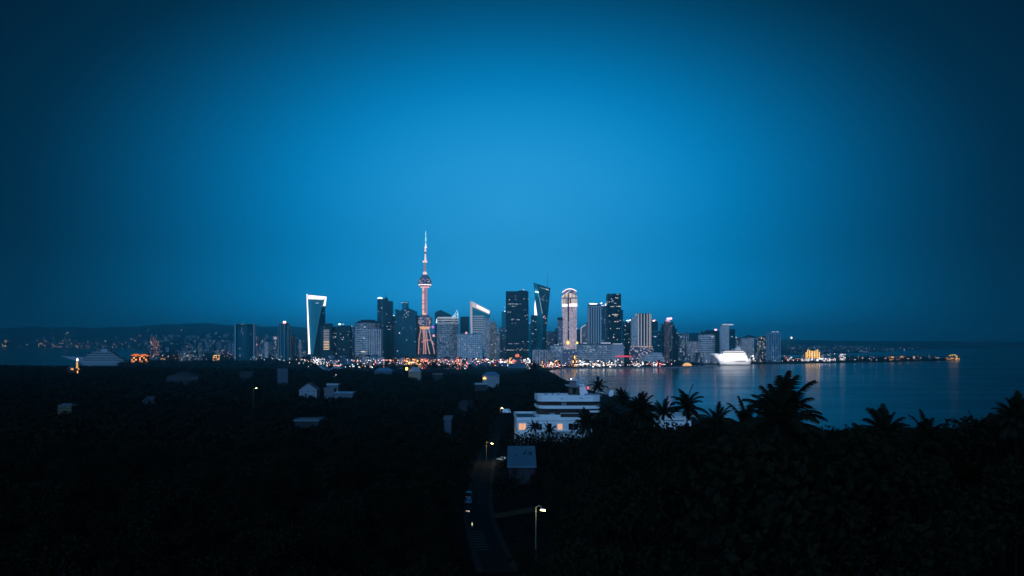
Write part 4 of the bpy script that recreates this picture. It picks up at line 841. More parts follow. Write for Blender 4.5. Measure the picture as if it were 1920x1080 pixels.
# lamps
lamps(14, 700, 800, 676, 684, ['lorange', 'lwhite', 'lorange', 'lyellow'], 'between trees below the orb tower', 2400)
lamps(16, 800, 900, 676, 690, ['lwhite', 'lpink', 'lorange', 'lcool'], 'in front of the dotted grid office block', 2300)
lamps(14, 900, 1000, 676, 684, ['lwhite', 'lred', 'lorange', 'lwhite'], 'below the broad black slab tower', 2600)
lamps(14, 1016, 1062, 681, 689, ['lwhite', 'lpink', 'lred', 'lwhite'], 'on the quay below the twisted tower', 3380, 3500)
lamps(46, 1064, 1166, 678, 687.5, ['lwhite', 'lwhite', 'lyellow', 'lwhite'], 'on the quay in front of the long office block', 3420, 3560, 10, 1.2)
lamps(22, 1185, 1262, 679, 687, ['lwhite', 'lpink', 'lwhite', 'lred'], 'on the quay in front of the terraced hall', 3500, 3700)
lamps(8, 1255, 1345, 676, 684, ['lwhite'], 'in the waterfront park left of the cruise ship', 3650, 4000)
lamps(20, 572, 612, 664, 680, ['lwhite', 'lwhite', 'lorange'], 'around the foot of the flared tower', 2700, 6000)
lamps(18, 480, 572, 662, 682, ['lwhite', 'lcool', 'lwhite'], 'between the concave topped tower and the flared tower', 2700)
lamps(16, 612, 740, 668, 690, ['lcool', 'lwhite'], 'below the rounded banded building', 2000)
lamps(9, 240, 276, 661, 672, ['lorange', 'lwhite', 'lorange'], 'on the left shore beside the dim white ship', 3900)
lamps(12, 325, 360, 662, 675, ['lorange', 'lorange', 'lwhite'], 'in an orange cluster on the left shore', 3300)
lamps(12, 352, 376, 650, 657, ['lcool', 'lwhite'], 'in a bright row in the low town', 6500, 9000)
lamps(7, 400, 450, 660, 668, ['lred', 'lorange', 'lcool', 'lwhite'], 'left of the foot of the concave topped tower', 4200)
lamps(10, 405, 440, 648, 660, ['lwhite', 'lcool', 'lpink'], 'behind the foot of the concave topped tower', 5200)
lamps(22, 1410, 1475, 662, 679, ['lwhite', 'lwhite', 'lorange'], 'on the spit right of the cruise ship', 4150)
lamps(10, 1475, 1502, 672, 679, ['lred', 'lwhite', 'lpink'], 'in a red row left of the golden pier lights', 4200)
lamps(22, 1540, 1680, 664, 677, ['lwhite', 'lwhite', 'lcool', 'lorange'], 'along the dark spit', 4300, 5600)
lamps(12, 1652, 1710, 668, 673, ['lorange', 'lwhite', 'lwhite'], 'near the shops on the dark spit', 4700, 5300)
lamps(10, 1712, 1762, 664, 672, ['lwhite', 'lcool'], 'near the tip of the dark spit', 4900, 5400)

# pale low blocks between the towers and the dark trees, and the many small lamps nobody could count
shops(14, 618, 720, 668, 675, ['office', 'mid', 'town'], 'in a pale row below the rounded banded building', 3300, 3600, (6, 12))
shops(12, 740, 880, 670, 677, ['office', 'town', 'shop'], 'in a pale row below the orb tower', 3100, 3300, (6, 12))
shops(10, 885, 1000, 671, 678, ['office', 'town', 'shopw'], 'in a pale row below the big black slab', 3100, 3300, (6, 12))
mbs = {k: MB() for k in ('lwhite', 'lorange', 'lcool', 'lred')}
for (n, xa, xb, ya, yb, da, db, ks) in ((90, 560, 720, 672, 690, 2300, 3600, ('lwhite', 'lcool', 'lwhite', 'lorange')), (110, 715, 860, 671, 684, 2700, 3300, ('lorange', 'lorange', 'lwhite', 'lred')), (110, 820, 1000, 671, 686, 2600, 3300, ('lwhite', 'lred', 'lorange', 'lwhite')),
        (60, 1010, 1260, 678, 688, 3380, 3500, ('lwhite', 'lorange', 'lwhite')), (50, 240, 560, 660, 674, 3800, 5200, ('lwhite', 'lorange', 'lcool')), (40, 1400, 1700, 668, 678, 4200, 4900, ('lwhite', 'lorange'))):
    for i in range(n):
        px, py, dd = rnd.uniform(xa, xb), rnd.uniform(ya, yb), rnd.uniform(da, db); x = PX(px, dd); z = ground(x, dd); zt = PZ(py, dd)
        if z < .4: continue
        zt = min(max(zt, z + 6), z + 30); k = rnd.choice(ks); r_ = rnd.uniform(.7, 1.3)
        mbs[k].tube([(x, dd, z - .5), (x, dd, zt)], .25, 4, 0).lathe((x, dd, zt), [(.2, 0), (r_, r_ * .6), (r_, r_ * 1.2), (.2, r_ * 1.8)], 6, 1, 1)
allm = MB(); mats_ = [M['steel']]
for k, q in mbs.items():
    mats_.append(M[k]); o_ = len(allm.v); allm.v += q.v; allm.f += [tuple(i + o_ for i in f) for f in q.f]; allm.mi += [0 if mi == 0 else len(mats_) - 1 for mi in q.mi]
tag(link('city_lamps', allm.mesh('city_lamps', mats_)), kind='stuff')
# landmarks on the waterfront
d = 3600; s = d / F
rt = thing('market_awning', 'long red lit awning on the waterfront right of the long office block', 'awning', (PX(1169, d), d, 3))
part('canopy', MB().prism([(PX(x, d), PZ(y, d)) for x, y in [(1153.5, 669.5), (1185, 669.5), (1183, 667.3), (1169, 666.4), (1156, 667.4)]], d - 10, d + 12), M['awning'], rt)
for x in (1156, 1163, 1170, 1177, 1183): part('post', MB().tube([(PX(x, d), d - 8, 2), (PX(x, d), d - 8, PZ(669.4, d))], .6, 6), M['steel'], rt)
d = 3720; s = d / F
rt = thing('dome_tent', 'golden lit domed tent on the quay left of the cruise ship', 'tent', (PX(1288.5, d), d, 2))
part('dome', MB().lathe((PX(1288.5, d), d, 2), [(8.6 * s, 0), (8.2 * s, 4), (6.5 * s, 8.5), (3.2 * s, 11.5), (.6, 13)], 24, .8), M['gold3'], rt)
part('finial', MB().tube([(PX(1288.5, d), d, 14.5), (PX(1288.5, d), d, 18)], .4, 6), M['steel'], rt)
d = 3500; s = d / F
rt = thing('balloon', 'glowing orange round balloon above the low shops at the foot of the black slab tower', 'balloon', (PX(970, d), d, PZ(667.5, d)))
part('envelope', MB().lathe(P(970, 667.5, d), [(.8, -4 * s), (2.6 * s, -3 * s), (4 * s, -.6 * s), (4.1 * s, .8 * s), (3 * s, 3 * s), (.6, 4.1 * s)], 24), M['balloon'], rt, True)
part('tether', MB().tube([P(970, 671, d), (PX(970, d), d, 3)], .25, 5), M['steel'], rt)
d = 4600; s = d / F
rt = thing('pier_frames', 'golden lit row of tall lattice frames on the spit right of the mast', 'pier frame', (PX(1523, d), d, 2))
for k, x in enumerate(np.arange(1511.5, 1537, 3.1)):
    top = 656 + rnd.uniform(0, 3) if k not in (0, 8) else 661
    mb = MB(); mb.tube([(PX(x, d), d, 2), (PX(x, d), d, PZ(top, d))], .55 * s, 6); mb.lathe(P(x, top, d), [(.2, -.5 * s), (1.1 * s, 0), (.2, .8 * s)], 8)
    part('frame_post', mb, M['gold'], rt)
for y in (662, 666.5): part('cross_beam', MB().tube([P(1511, y, d + 6), P(1537, y, d + 6)], .35 * s, 6), M['golddim'], rt)
part('deck_house', MB().box(PX(1509, d), PX(1540, d), d + 8, d + 30, 2, PZ(666, d)), M['pavwall'], rt)
part('deck', MB().box(PX(1505, d), PX(1565, d), d - 12, d + 30, 1.5, PZ(671.4, d)), M['shopw'], rt)
d = 5080; s = d / F
rt = thing('lit_pier_head', 'isolated gold lit pier building just off the tip of the spit', 'building', (PX(1788, d), d, 0))
part('wall', MB().box(PX(1778, d), PX(1799, d), d, d + 40, -1, PZ(670.6, d)), M['shop'], rt)
part('roof', MB().box(PX(1777, d), PX(1800.5, d), d - 3, d + 42, PZ(670.6, d), PZ(669.8, d)), M['darkroof'], rt)
for x, y in ((1781, 666.5), (1785.5, 665.5), (1790.5, 665.5), (1794, 668)): part('mast_lamp', MB().tube([(PX(x, d), d + 8, PZ(670, d)), (PX(x, d), d + 8, PZ(y, d))], .5, 5, 0).lathe(P(x, y, d + 8), [(.5, -2), (2.4, -1), (2.4, 1), (.5, 2)], 8, 1, 1), [M['steel'], M['lyellow']], rt)
# quay edge and finger pier
mb = MB()
qp = [(150, 3352), (190, 3366), (420, 3416), (560, 3466), (770, 3534), (810, 3570)]
for (xa, ya), (xb, yb_) in zip(qp[:-1], qp[1:]):
    mb.slab([(xa, ya - 5), (xb, yb_ - 5), (xb, yb_ + 8), (xa, ya + 8)], -3, 3.4)
tag(part('quay_wall', mb, M['quay'], thing('quay', 'long pale concrete quay along the city waterfront', 'quay', (400, 3400, 0))), None)
for (x0, x1, d0, h_, lab) in ((1026, 1060, 3385, 5, 'white and pink lit ferry moored below the twisted tower'), ):
    d = 3372; rt = thing('ferry', lab, 'boat', (PX(1043, d), d, 0))
    XX = lambda px: PX(px, d)
    part('hull', ship_hull(MB(), [(XX(1059), 2, 4.4, .1), (XX(1055), -.5, 3.6, .7), (XX(1036), -.5, 3.2, 1), (XX(1020), -.5, 3.2, .95)][::-1], 7, d), M['whitepaint'], rt, True)
    part('cabin', MB().box(XX(1021), XX(1052), d - 5, d + 5, 3.2, 8), M['shopr'], rt)
    part('upper_cabin', MB().box(XX(1024), XX(1046), d - 4, d + 4, 8, 12), M['shopw'], rt)
    part('roof', MB().box(XX(1022), XX(1048), d - 4.5, d + 4.5, 12, 12.6), M['white'], rt)
for (px, d, w, lab) in ((1300, 3520, 9, 'small white boat at the end of the finger pier'), (1523, 4150, 10, 'small pale boat moored below the golden pier lights')):
    rt = thing('small_boat', lab, 'boat', (PX(px, d), d, 0)); XX = lambda q: PX(q, d)
    part('hull', ship_hull(MB(), [(XX(px - w / 2), -.4, 2.4, 1), (XX(px + w * .3), -.4, 2.2, .9), (XX(px + w / 2), 1, 3, .1)], 3, d), M['whitepaint'], rt, True)
    part('cabin', MB().box(XX(px - w * .3), XX(px + w * .1), d - 2, d + 2, 2, 5), M['glassdk'], rt)

# distant towns on the slopes: masses of small buildings nobody could count
def town(name, boxes, mat):
    mb = MB()
    for px, dd, w, h, dep in boxes:
        z = float(far_z(np.array([px]), np.array([dd]))[0])
        if z < 0: continue
        x = PX(px, dd); mb.box(x - w / 2, x + w / 2, dd - dep / 2, dd + dep / 2, z - 20, z + h)
    tag(link(name, mb.mesh(name, mat)), kind='stuff')
bx = []
for i in range(380):
    px = rnd.triangular(-40, 620, 390); dd = 7300 + (rnd.random() ** .8) * 7500
    if px < 255: continue
    k = dd / 9000; bx.append((px, dd, rnd.uniform(14, 34) * k, rnd.uniform(8, 26) * k, 20))
town('distant_town', bx, M['fartown'])
bx = []
for i in range(170):
    c = rnd.choice(((4, 6), (75, 12), (95, 14), (118, 12), (126, 8), (165, 16), (175, 20), (210, 40), (215, 40), (236, 12)))
    px = rnd.gauss(c[0], c[1] * 1.3); dd = 16650 + abs(rnd.gauss(0, 900)); bx.append((px, dd, rnd.uniform(12, 28), rnd.uniform(8, 26), 24))
town('bay_shore_town', bx, M['orangetown'])
bx = []
for i in range(500):
    px = rnd.uniform(1470, 1740); dd = 7400 + rnd.random() * 6500; bx.append((px, dd, rnd.uniform(14, 34), rnd.uniform(6, 20), 20))
town('spit_town', bx, M['fartown'])
# ------------------------------------------------------------------ foreground: road, lamps, walls, cars
KEEP = []       # (x0, x1, y0, y1, d): what the photo shows uncovered by trees
rp = [(934, 1078, 62), (920, 1040, 60), (907, 1006, 60), (898, 960, 57), (903, 905, 43), (911, 870, 34), (917, 845, 28), (925, 818, 22), (938, 792, 17), (950, 772, 13)]
road = []
for px, py, w in rp:
    dd = hit(px, py); road.append((PX(px, dd), dd, w / F * dd)); KEEP.append((px - w * .34, px + w * .34, py - 16, py + 18, dd))
def spline(pts, n=12):
    out = []; m_ = len(pts)
    for i in range(m_ - 1):
        p0, p1, p2, p3 = pts[max(i - 1, 0)], pts[i], pts[i + 1], pts[min(i + 2, m_ - 1)]
        for k in range(n):
            t = k / n
            out.append(tuple(.5 * (2 * b + (c - a) * t + (2 * a - 5 * b + 4 * c - d_) * t * t + (3 * b - a - 3 * c + d_) * t ** 3) for a, b, c, d_ in zip(p0, p1, p2, p3)))
    return out + [tuple(pts[-1])]
rs = spline(road); RW = 5.0
def offs(pts, i):
    a, b_ = pts[max(i - 1, 0)], pts[min(i + 1, len(pts) - 1)]
    t = Vector((b_[0] - a[0], b_[1] - a[1])).normalized(); return Vector((t.y, -t.x))
def ribbon(pts, o0, o1, lift, skirt=0.0):
    mb = MB(); vs = []; fs = []
    for i, p in enumerate(pts):
        nn = offs(pts, i)
        for o in (o0, (o0 + o1) / 2, o1):
            x, y = p[0] + nn.x * o, p[1] + nn.y * o; vs.append((x, y, max(ground(p[0] + nn.x * q, p[1] + nn.y * q) for q in (o0, o1, (o0 + o1) / 2)) + lift))
    for i in range(len(pts) - 1):
        for k in range(2): fs.append((i * 3 + k, i * 3 + k + 1, i * 3 + k + 4, i * 3 + k + 3))
    return mb.add(vs, fs)
tag(link('road', ribbon(rs, -RW / 2, RW / 2, .22).mesh('road', M['asphalt'])), kind='structure')
for o0, o1 in ((-RW / 2 - 1.2, -RW / 2), (RW / 2, RW / 2 + 1.2)):
    tag(link('pavement', ribbon(rs, o0, o1, .36).mesh('pavement', M['kerb'])), kind='structure')
mb = MB()
def rz(x, y): return max(ground(x + q, y) for q in (-3.8, 0, 3.8)) + .232
zx = hit(905, 1008)
for k in range(8):
    y = 168.5 + k * 2.6; j = min(range(len(rs)), key=lambda q: abs(rs[q][1] - y)); cxr = rs[j][0]
    mb.add([(cxr - 2.6, y, rz(cxr, y)), (cxr - .1, y, rz(cxr, y)), (cxr - .1, y + 1.0, rz(cxr, y + 1)), (cxr - 2.6, y + 1.0, rz(cxr, y + 1))], [(0, 1, 2, 3)])
for k in range(len(rs) - 1):
    if k % 3 == 0 and 215 < rs[k][1] < 620:
        a, b_ = rs[k], rs[k + 1]; n0 = offs(rs, k)
        mb.add([(a[0] - .09, a[1], rz(a[0], a[1])), (a[0] + .09, a[1], rz(a[0], a[1])), (b_[0] + .09, b_[1], rz(b_[0], b_[1])), (b_[0] - .09, b_[1], rz(b_[0], b_[1]))], [(0, 1, 2, 3)])
tag(link('road_markings', mb.mesh('road_markings', M['paint'])), kind='structure')
# low wall and path leading off the road
dw = hit(960, 962); dw = 207
mb = MB(); mb2 = MB()
wpts = [(PX(924, dw - 3), dw - 3), (PX(945, dw), dw), (PX(972, dw + 4), dw + 4), (PX(1003, dw + 8), dw + 8)]
for (xa, ya), (xb, yb_) in zip(wpts[:-1], wpts[1:]):
    za = min(ground(xa, ya), ground(xb, yb_)); mb.slab([(xa, ya), (xb, yb_), (xb, yb_ + .35), (xa, ya + .35)], za - 1, za + 1.3); mb2.slab([(xa, ya - .1), (xb, yb_ - .1), (xb, yb_ + .45), (xa, ya + .45)], za + 1.3, za + 1.42)
rt = thing('garden_wall', 'low tan boundary wall running right from the road to the tall street lamp', 'wall', (0, dw, ground(0, dw)))
part('wall_panel', mb, M['stone'], rt); part('coping', mb2, M['kerb'], rt); KEEP.append((924, 1010, 945, 975, dw - 1))

def street_lamp(label, px, ytop, ybase, hx, hy, d, lamp_mat, energy, col, lowvis=True):
    z0 = ground(PX(px, d), d); x = PX(px, d); zt = PZ(ytop, d)
    rt = thing('street_lamp', label, 'street lamp', (x, d, z0))
    part('pole', MB().tube([(x, d, z0 - .3), (x, d, z0 + 1), (x, d, zt)], [.16, .13, .075], 10), M['poleyellow'], rt)
    xh, zh = PX(hx, d), PZ(hy, d)
    part('arm', MB().tube([(x, d, zt - .1), ((x + xh) / 2, d, zt + .25), (xh, d, zh + .25)], .055, 8), M['poleyellow'], rt)
    hd = part('lamp_head', MB().hull8([(xh - .45, d - .18, zh + .02), (xh + .5, d - .18, zh - .1), (xh + .5, d + .18, zh - .1), (xh - .45, d + .18, zh + .02), (xh - .4, d - .14, zh + .25), (xh + .4, d - .14, zh + .16), (xh + .4, d + .14, zh + .16), (xh - .4, d + .14, zh + .25)]), M['steel'], rt)
    sub('lens', MB().hull8([(xh - .42, d - .34, zh - .16), (xh + .5, d - .34, zh - .26), (xh + .5, d + .2, zh - .26), (xh - .42, d + .2, zh - .16), (xh - .4, d - .34, zh + .06), (xh + .46, d - .34, zh - .04), (xh + .46, d + .2, zh - .1), (xh - .4, d + .2, zh + .0)]), M[lamp_mat], hd)
    la = bpy.data.lights.new('lamp_glow', 'POINT'); la.energy = energy; la.color = col; la.shadow_soft_size = .15
    lo = bpy.data.objects.new('lamp_glow', la); COL.objects.link(lo); lo.location = (xh, d - .6, zh - .5)
    KEEP.append((min(px, hx) - 6, max(px, hx) + 10, ytop - 6, ybase, d)); return rt
street_lamp('tall pole lamp with pale yellow head beside the low tan wall', 1004.5, 950, 1020, 1017.5, 955, 160, 'lgreen', 260, (.95, 1, .45))
street_lamp('amber street lamp leaning over the road bend below the white terraced villa', 912, 829.5, 866, 922.5, 831, 350, 'lamber', 900, (1, .75, .3))
street_lamp('lone yellow green street lamp among the dark trees left of the white gabled house', 475, 728, 744, 480.5, 727.5, 620, 'lgreen', 350, (1, 1, .3))
street_lamp('street lamp with lit pole at the far end of the road beside the white van', 938, 763, 800, 941.5, 765, 500, 'lamber', 500, (1, .9, .5))
street_lamp('thin white pole lamp by the flat white house near the butterfly roofed hall', 628.5, 702, 722, 630, 702.5, 900, 'lwhite', 300, (1, .9, .8))

def car(label, x, y, z, rot, paint, lit=False, name='parked_car'):
    rt = thing(name, label, 'car', (0, 0, 0))
    mb = MB(); mb.hull8([(-2.1, -.85, .35), (2.1, -.85, .35), (2.1, .85, .35), (-2.1, .85, .35), (-2.15, -.88, .85), (2.05, -.86, .8), (2.05, .86, .8), (-2.15, .88, .85)])
    mb.hull8([(-1.7, -.8, .84), (1.1, -.8, .8), (1.1, .8, .8), (-1.7, .8, .84), (-1.3, -.62, 1.42), (.4, -.62, 1.42), (.4, .62, 1.42), (-1.3, .62, 1.42)])
    part('body', mb, paint, rt)
    mb = MB(); mb.hull8([(-1.62, -.815, .92), (1.0, -.815, .9), (1.0, .815, .9), (-1.62, .815, .92), (-1.32, -.65, 1.36), (.42, -.65, 1.36), (.42, .65, 1.36), (-1.32, .65, 1.36)])
    part('window', mb, M['glassdk'], rt)
    for wx in (-1.3, 1.3):
        for wy in (-.8, .8):
            w = part('wheel', MB().tube([(wx, wy - .1, .33), (wx, wy + .1, .33)], .33, 14), M['rubber'], rt); sub('rim', MB().tube([(wx, wy - .115, .33), (wx, wy + .115, .33)], .19, 10), M['steel'], w)
    for wy in (-.6, .6): part('headlight', MB().box(2.02, 2.12, wy - .18, wy + .18, .58, .74), M['lwhite'] if lit and wy < 0 else M['glassdk'], rt)
    rt.location = (x, y, z); rt.rotation_euler.z = rot; return rt
def roadpt(y, off):
    j = min(range(len(rs)), key=lambda q: abs(rs[q][1] - y)); nn = offs(rs, j); t = Vector((-nn.y, nn.x))
    x, yy = rs[j][0] + nn.x * off, rs[j][1] + nn.y * off
    return x, yy, max(ground(x + a, yy + b_) for a in (-1, 0, 1) for b_ in (-2, 0, 2)) + .3, math.atan2(t.y, t.x)
x, y, z, a = roadpt(228, -2.8); car('dark parked car with pale blue roof at the left kerb by the lit box sign', x, y, z, a + math.pi, M['roofblue'])
x, y, z, a = roadpt(238, -2.9); car('dark car with one headlight lit parked behind the blue roofed car', x, y, z, a + math.pi, M['carpaint'], True)
x, y, z, a = roadpt(352, 4.6); car('pale car parked under the amber street lamp at the bend', x + 1.6, y, z, a + .9, M['carwhite'])
KEEP += [(862, 900, 930, 1000, 180), (928, 944, 832, 850, 330)]
# white van near the far lamp
d = 470
rt = thing('white_van', 'white van parked at the far end of the road left of the villa', 'van', (PX(950.5, d), d, ground(PX(950.5, d), d)))
bx_, z0 = PX(950.5, d), ground(PX(950.5, d), d)
zv = PZ(773.5, d)
part('body', MB().hull8([(bx_ - 2.4, d - 1, zv), (bx_ + 2.2, d - 1, zv), (bx_ + 2.2, d + 1, zv), (bx_ - 2.4, d + 1, zv), (bx_ - 2.2, d - .9, zv + 1.9), (bx_ + 1.4, d - .9, zv + 1.9), (bx_ + 1.4, d + .9, zv + 1.9), (bx_ - 2.2, d + .9, zv + 1.9)]), M['carwhite'], rt)
for wx in (-1.5, 1.4): part('wheel', MB().tube([(bx_ + wx, d - 1.05, zv), (bx_ + wx, d + 1.05, zv)], .36, 12), M['rubber'], rt)
part('ramp', MB().box(bx_ - 4, bx_ + 4, d - 3, d + 3, z0 - 2, zv - .36), M['asphalt'], rt)
part('window', MB().box(bx_ + .5, bx_ + 1.5, d - 1.01, d + 1.01, zv + 1.1, zv + 1.6), M['glassdk'], rt)
KEEP.append((940, 962, 762, 778, d))
# lit box sign, bollard light
d = 214; x = PX(877, d); z0 = ground(x, d)
rt = thing('box_sign', 'small square backlit sign box on a post at the left kerb', 'sign', (x, d, z0)); zs = PZ(961, d)
part('sign_box', MB().box(x - .42, x + .42, d - .1, d + .1, zs - .42, zs + .42), M['room2'], rt); part('sign_frame', MB().box(x - .47, x + .47, d - .06, d + .12, zs - .47, zs + .47), M['steel'], rt)
part('post', MB().tube([(x, d, min(z0, zs - 1) - .3), (x, d, zs - .45)], .06, 8), M['steel'], rt)
d = 192; x = PX(885.3, d); z0 = ground(x, d); zs = PZ(982.5, d)
rt = thing('bollard_light', 'slim bollard with a yellow lit face beside the striped crossing', 'bollard', (x, d, z0))
part('bollard_post', MB().box(x - .13, x + .13, d - .13, d + .13, min(z0, zs - .8) - .3, zs - .3), M['steel'], rt); part('lamp', MB().box(x - .12, x + .12, d - .15, d + .12, zs - .3, zs + .32), M['bollard'], rt); part('cap', MB().box(x - .15, x + .15, d - .16, d + .15, zs + .32, zs + .4), M['steel'], rt)

# ------------------------------------------------------------------ houses among the trees
def house(label, x0, x1, yr, ye, d, roof='gable', wall='white', roofm='tile', dep=None, lit=(), name='house', keep=True, ybase=None, win=True, chimney=False):
    X0, X1 = PX(x0, d), PX(x1, d); z0 = ground((X0 + X1) / 2, d) - 1.0; zr, ze = PZ(yr, d), PZ(ye, d); dep = dep or (X1 - X0) * .8
    rt = thing(name, label, 'house', ((X0 + X1) / 2, d + dep / 2, z0))
    part('wall', MB().box(X0, X1, d, d + dep, z0, ze), M[wall], rt)
    o = .5; cxm = (X0 + X1) / 2
    if roof == 'gable':         # ridge runs away from the camera: a gable faces us
        part('gable', MB().prism([(X0, ze), (X1, ze), (cxm, zr - .3)], d + .02, d + dep - .02), M[wall], rt)
        for sgn, xa in ((-1, X0 - o), (1, X1 + o)):
            zz = ze - (zr - ze) * o / (cxm - X0); th = .35
            ps = [(xa, zz), (cxm, zr), (cxm, zr + th), (xa, zz + th)]
            part('roof_slope', MB().prism(ps if sgn < 0 else [(cxm, zr), (xa, zz), (xa, zz + th), (cxm, zr + th)], d - .7, d + dep + .7), M[roofm], rt)
    elif roof == 'flat':
        part('roof', MB().box(X0 - .6, X1 + .6, d - .8, d + dep + .6, ze, zr), M[roofm], rt)
    elif roof == 'mono':        # slopes down towards the camera
        part('roof', MB().add([(X0 - o, d - .8, ze), (X1 + o, d - .8, ze), (X1 + o, d + dep + .6, zr), (X0 - o, d + dep + .6, zr), (X0 - o, d - .8, ze + .35), (X1 + o, d - .8, ze + .35), (X1 + o, d + dep + .6, zr + .35), (X0 - o, d + dep + .6, zr + .35)],
                         [(0, 3, 2, 1), (4, 5, 6, 7), (0, 1, 5, 4), (1, 2, 6, 5), (2, 3, 7, 6), (3, 0, 4, 7)]), M[roofm], rt)
        part('back_wall', MB().box(X0, X1, d + dep - .4, d + dep, ze - .1, zr - .15), M[wall], rt)
    elif roof == 'hip':
        q = (X1 - X0) * .25
        part('roof', MB().hull8([(X0 - o, d - o, ze), (X1 + o, d - o, ze), (X1 + o, d + dep + o, ze), (X0 - o, d + dep + o, ze), (X0 + q, d + dep * .48, zr), (X1 - q, d + dep * .48, zr), (X1 - q, d + dep * .52, zr), (X0 + q, d + dep * .52, zr)]), M[roofm], rt)
    if win:
        h = ze - max(z0 + 1, PZ(ybase, d) if ybase else z0 + 1); n = max(2, int((X1 - X0) / 4.5))
        for k in range(n):
            xx = X0 + (X1 - X0) * (k + .5) / n
            w_ = part('window', MB().box(xx - .6, xx + .6, d - .05, d + .1, ze - 2.4, ze - 1.0), M['room'] if k in lit else M['glassdk'], rt)
            sub('frame', MB().box(xx - .72, xx + .72, d - .03, d + .08, ze - 2.5, ze - 2.4).box(xx - .72, xx + .72, d - .03, d + .08, ze - 1.0, ze - .9), M['white'], w_)
    if chimney: part('chimney', MB().box(X0 + (X1 - X0) * .7, X0 + (X1 - X0) * .7 + 1, d + dep * .4, d + dep * .4 + 1, ze, zr + .9), M['stone'], rt)
    if keep: KEEP.append((x0 - 1, x1 + 1, min(yr, ye) - 1, ybase or (ye + (ye - yr) * .9 + 5), d))
    return rt
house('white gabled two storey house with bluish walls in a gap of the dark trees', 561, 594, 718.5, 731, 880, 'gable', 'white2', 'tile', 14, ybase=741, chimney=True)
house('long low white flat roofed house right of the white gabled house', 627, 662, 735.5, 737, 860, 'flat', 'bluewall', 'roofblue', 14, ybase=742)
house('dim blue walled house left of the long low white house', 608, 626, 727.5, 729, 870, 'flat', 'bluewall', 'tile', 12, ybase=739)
house('small pale flat roof just above the long low white house', 613, 634, 719.5, 722, 960, 'flat', 'bluewall', 'roofpale', 12, ybase=724)
house('narrow white block of flats with balconies half hidden by trees', 520, 540, 690, 691, 1250, 'flat', 'dimblue', 'roofdim', 14, ybase=715)
house('dim flat grey roof low among the dark trees left of the road', 553, 597, 786.5, 790, 520, 'flat', 'dimwall', 'tile', 14, ybase=793, win=False)
house('tall narrow blue lit house wall left of the road', 833, 846, 782, 787, 450, 'mono', 'dimblue', 'tile', 6, ybase=806, win=False)
house('dim pale roof peeping from trees left of the road', 862, 890, 751, 755, 720, 'hip', 'dimwall', 'roofdim', 10, ybase=758)
house('slim pale roof edge above the road bend', 891, 913, 718.5, 721, 950, 'flat', 'dimwall', 'roofpale', 10, ybase=724, win=False)
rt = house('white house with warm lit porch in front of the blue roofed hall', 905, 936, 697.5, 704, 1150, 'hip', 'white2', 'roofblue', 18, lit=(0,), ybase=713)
pane(rt, 'porch_light', 908.5, 709.5, 6, 2.6, 1149, 'gold', 1.0)
house('curved pale blue roofed house behind the flat white house', 702, 735, 689.5, 696, 1700, 'hip', 'dimblue', 'roofblue', 24, ybase=699)
rt = house('mauve roofed house with warm lit wall beside a bright lamp', 766, 789, 688.5, 697, 1500, 'hip', 'warmwall', 'roofpale', 18, ybase=704)
pane(rt, 'porch_light', 762.5, 691.5, 4, 5, 1498, 'lyellow', 1.5)
house('low pinkish roof line among trees right of the mauve roofed house', 812, 830, 700, 702.5, 1400, 'flat', 'dimwall', 'roofpink', 10, ybase=705, win=False)
house('dark pitched roof house far left among the black trees', 312, 372, 696.5, 707, 1300, 'gable', 'dimwall', 'roofdim', 24, ybase=703)
house('dim blue gabled house deep in the trees at far left', 268, 290, 744, 752, 750, 'gable', 'dimwall', 'tile', 9, ybase=754)
house('small house with dim yellow lit front at far left', 108, 134, 757, 761, 620, 'hip', 'yellowwall', 'tile', 9, ybase=763)
house('pale shed roof left of the narrow white flats', 449, 474, 697, 700, 1500, 'mono', 'dimwall', 'roofdim', 14, ybase=704, win=False)
house('pale roofed low house right of the narrow blue wall', 861, 876, 756, 759, 640, 'hip', 'dimwall', 'roofdim', 8, ybase=764, win=False)
# near house with the pale sloping roof by the road
d = 272
rt = house('near white house with a pale blue sloping roof and dark vents beside the road', 954, 1003, 852, 876, d, 'mono', 'dimwall', 'roofwhite', 19, ybase=880, win=False)
zz = PZ(876, d)
for px, py in ((962, 860), (966, 868)):
    t = (876 - py) / 24.0; yy = d + 19 * t; z_ = PZ(py, yy)
    part('roof_vent', MB().box(PX(px, yy) - .55, PX(px, yy) + .55, yy - .5, yy + .5, z_ - 1.2, z_ + .55), M['darkroof'], rt)
part('window', MB().box(PX(959, d), PX(970, d), d - .08, d + .05, PZ(890, d), PZ(880, d)), M['glassdk'], rt)
# event hall with butterfly roof, and the long blue hall
d = 2150
rt = thing('butterfly_hall', 'hall with a pale blue butterfly roof in front of the flared tower', 'building', (PX(620, d), d, ground(PX(620, d), d)))
part('wall', MB().box(PX(600, d), PX(640, d), d + 6, d + 40, 10, PZ(697, d)), M['brown'], rt)
for pts in ([(598, 687), (615, 697.5), (615, 695.8), (603, 686.3), (598, 685.8)], [(615, 697.5), (626, 690), (640, 691.5), (640, 689), (626, 687.5), (615, 695.8)]):
    part('roof_wing', MB().prism([(PX(x, d), PZ(y, d)) for x, y in pts], d - 4, d + 44), M['roofpale'], rt)
pane(rt, 'sign_light', 632, 685.3, 14, 1.8, d + 40, 'lpinkdim', 2)
d = 2850
for x0, x1, y0, y1, lab in ((884, 951, 681, 687.6, 'long low hall with a broad blue metal roof below the stepped tower'), (953, 986, 683, 690, 'second dark blue roofed hall right of the long blue hall')):
    house(lab, x0, x1, y0, y1, d if x0 < 900 else 2700, 'mono', 'dimwall', 'roofblue', 70, name='hall', ybase=689)
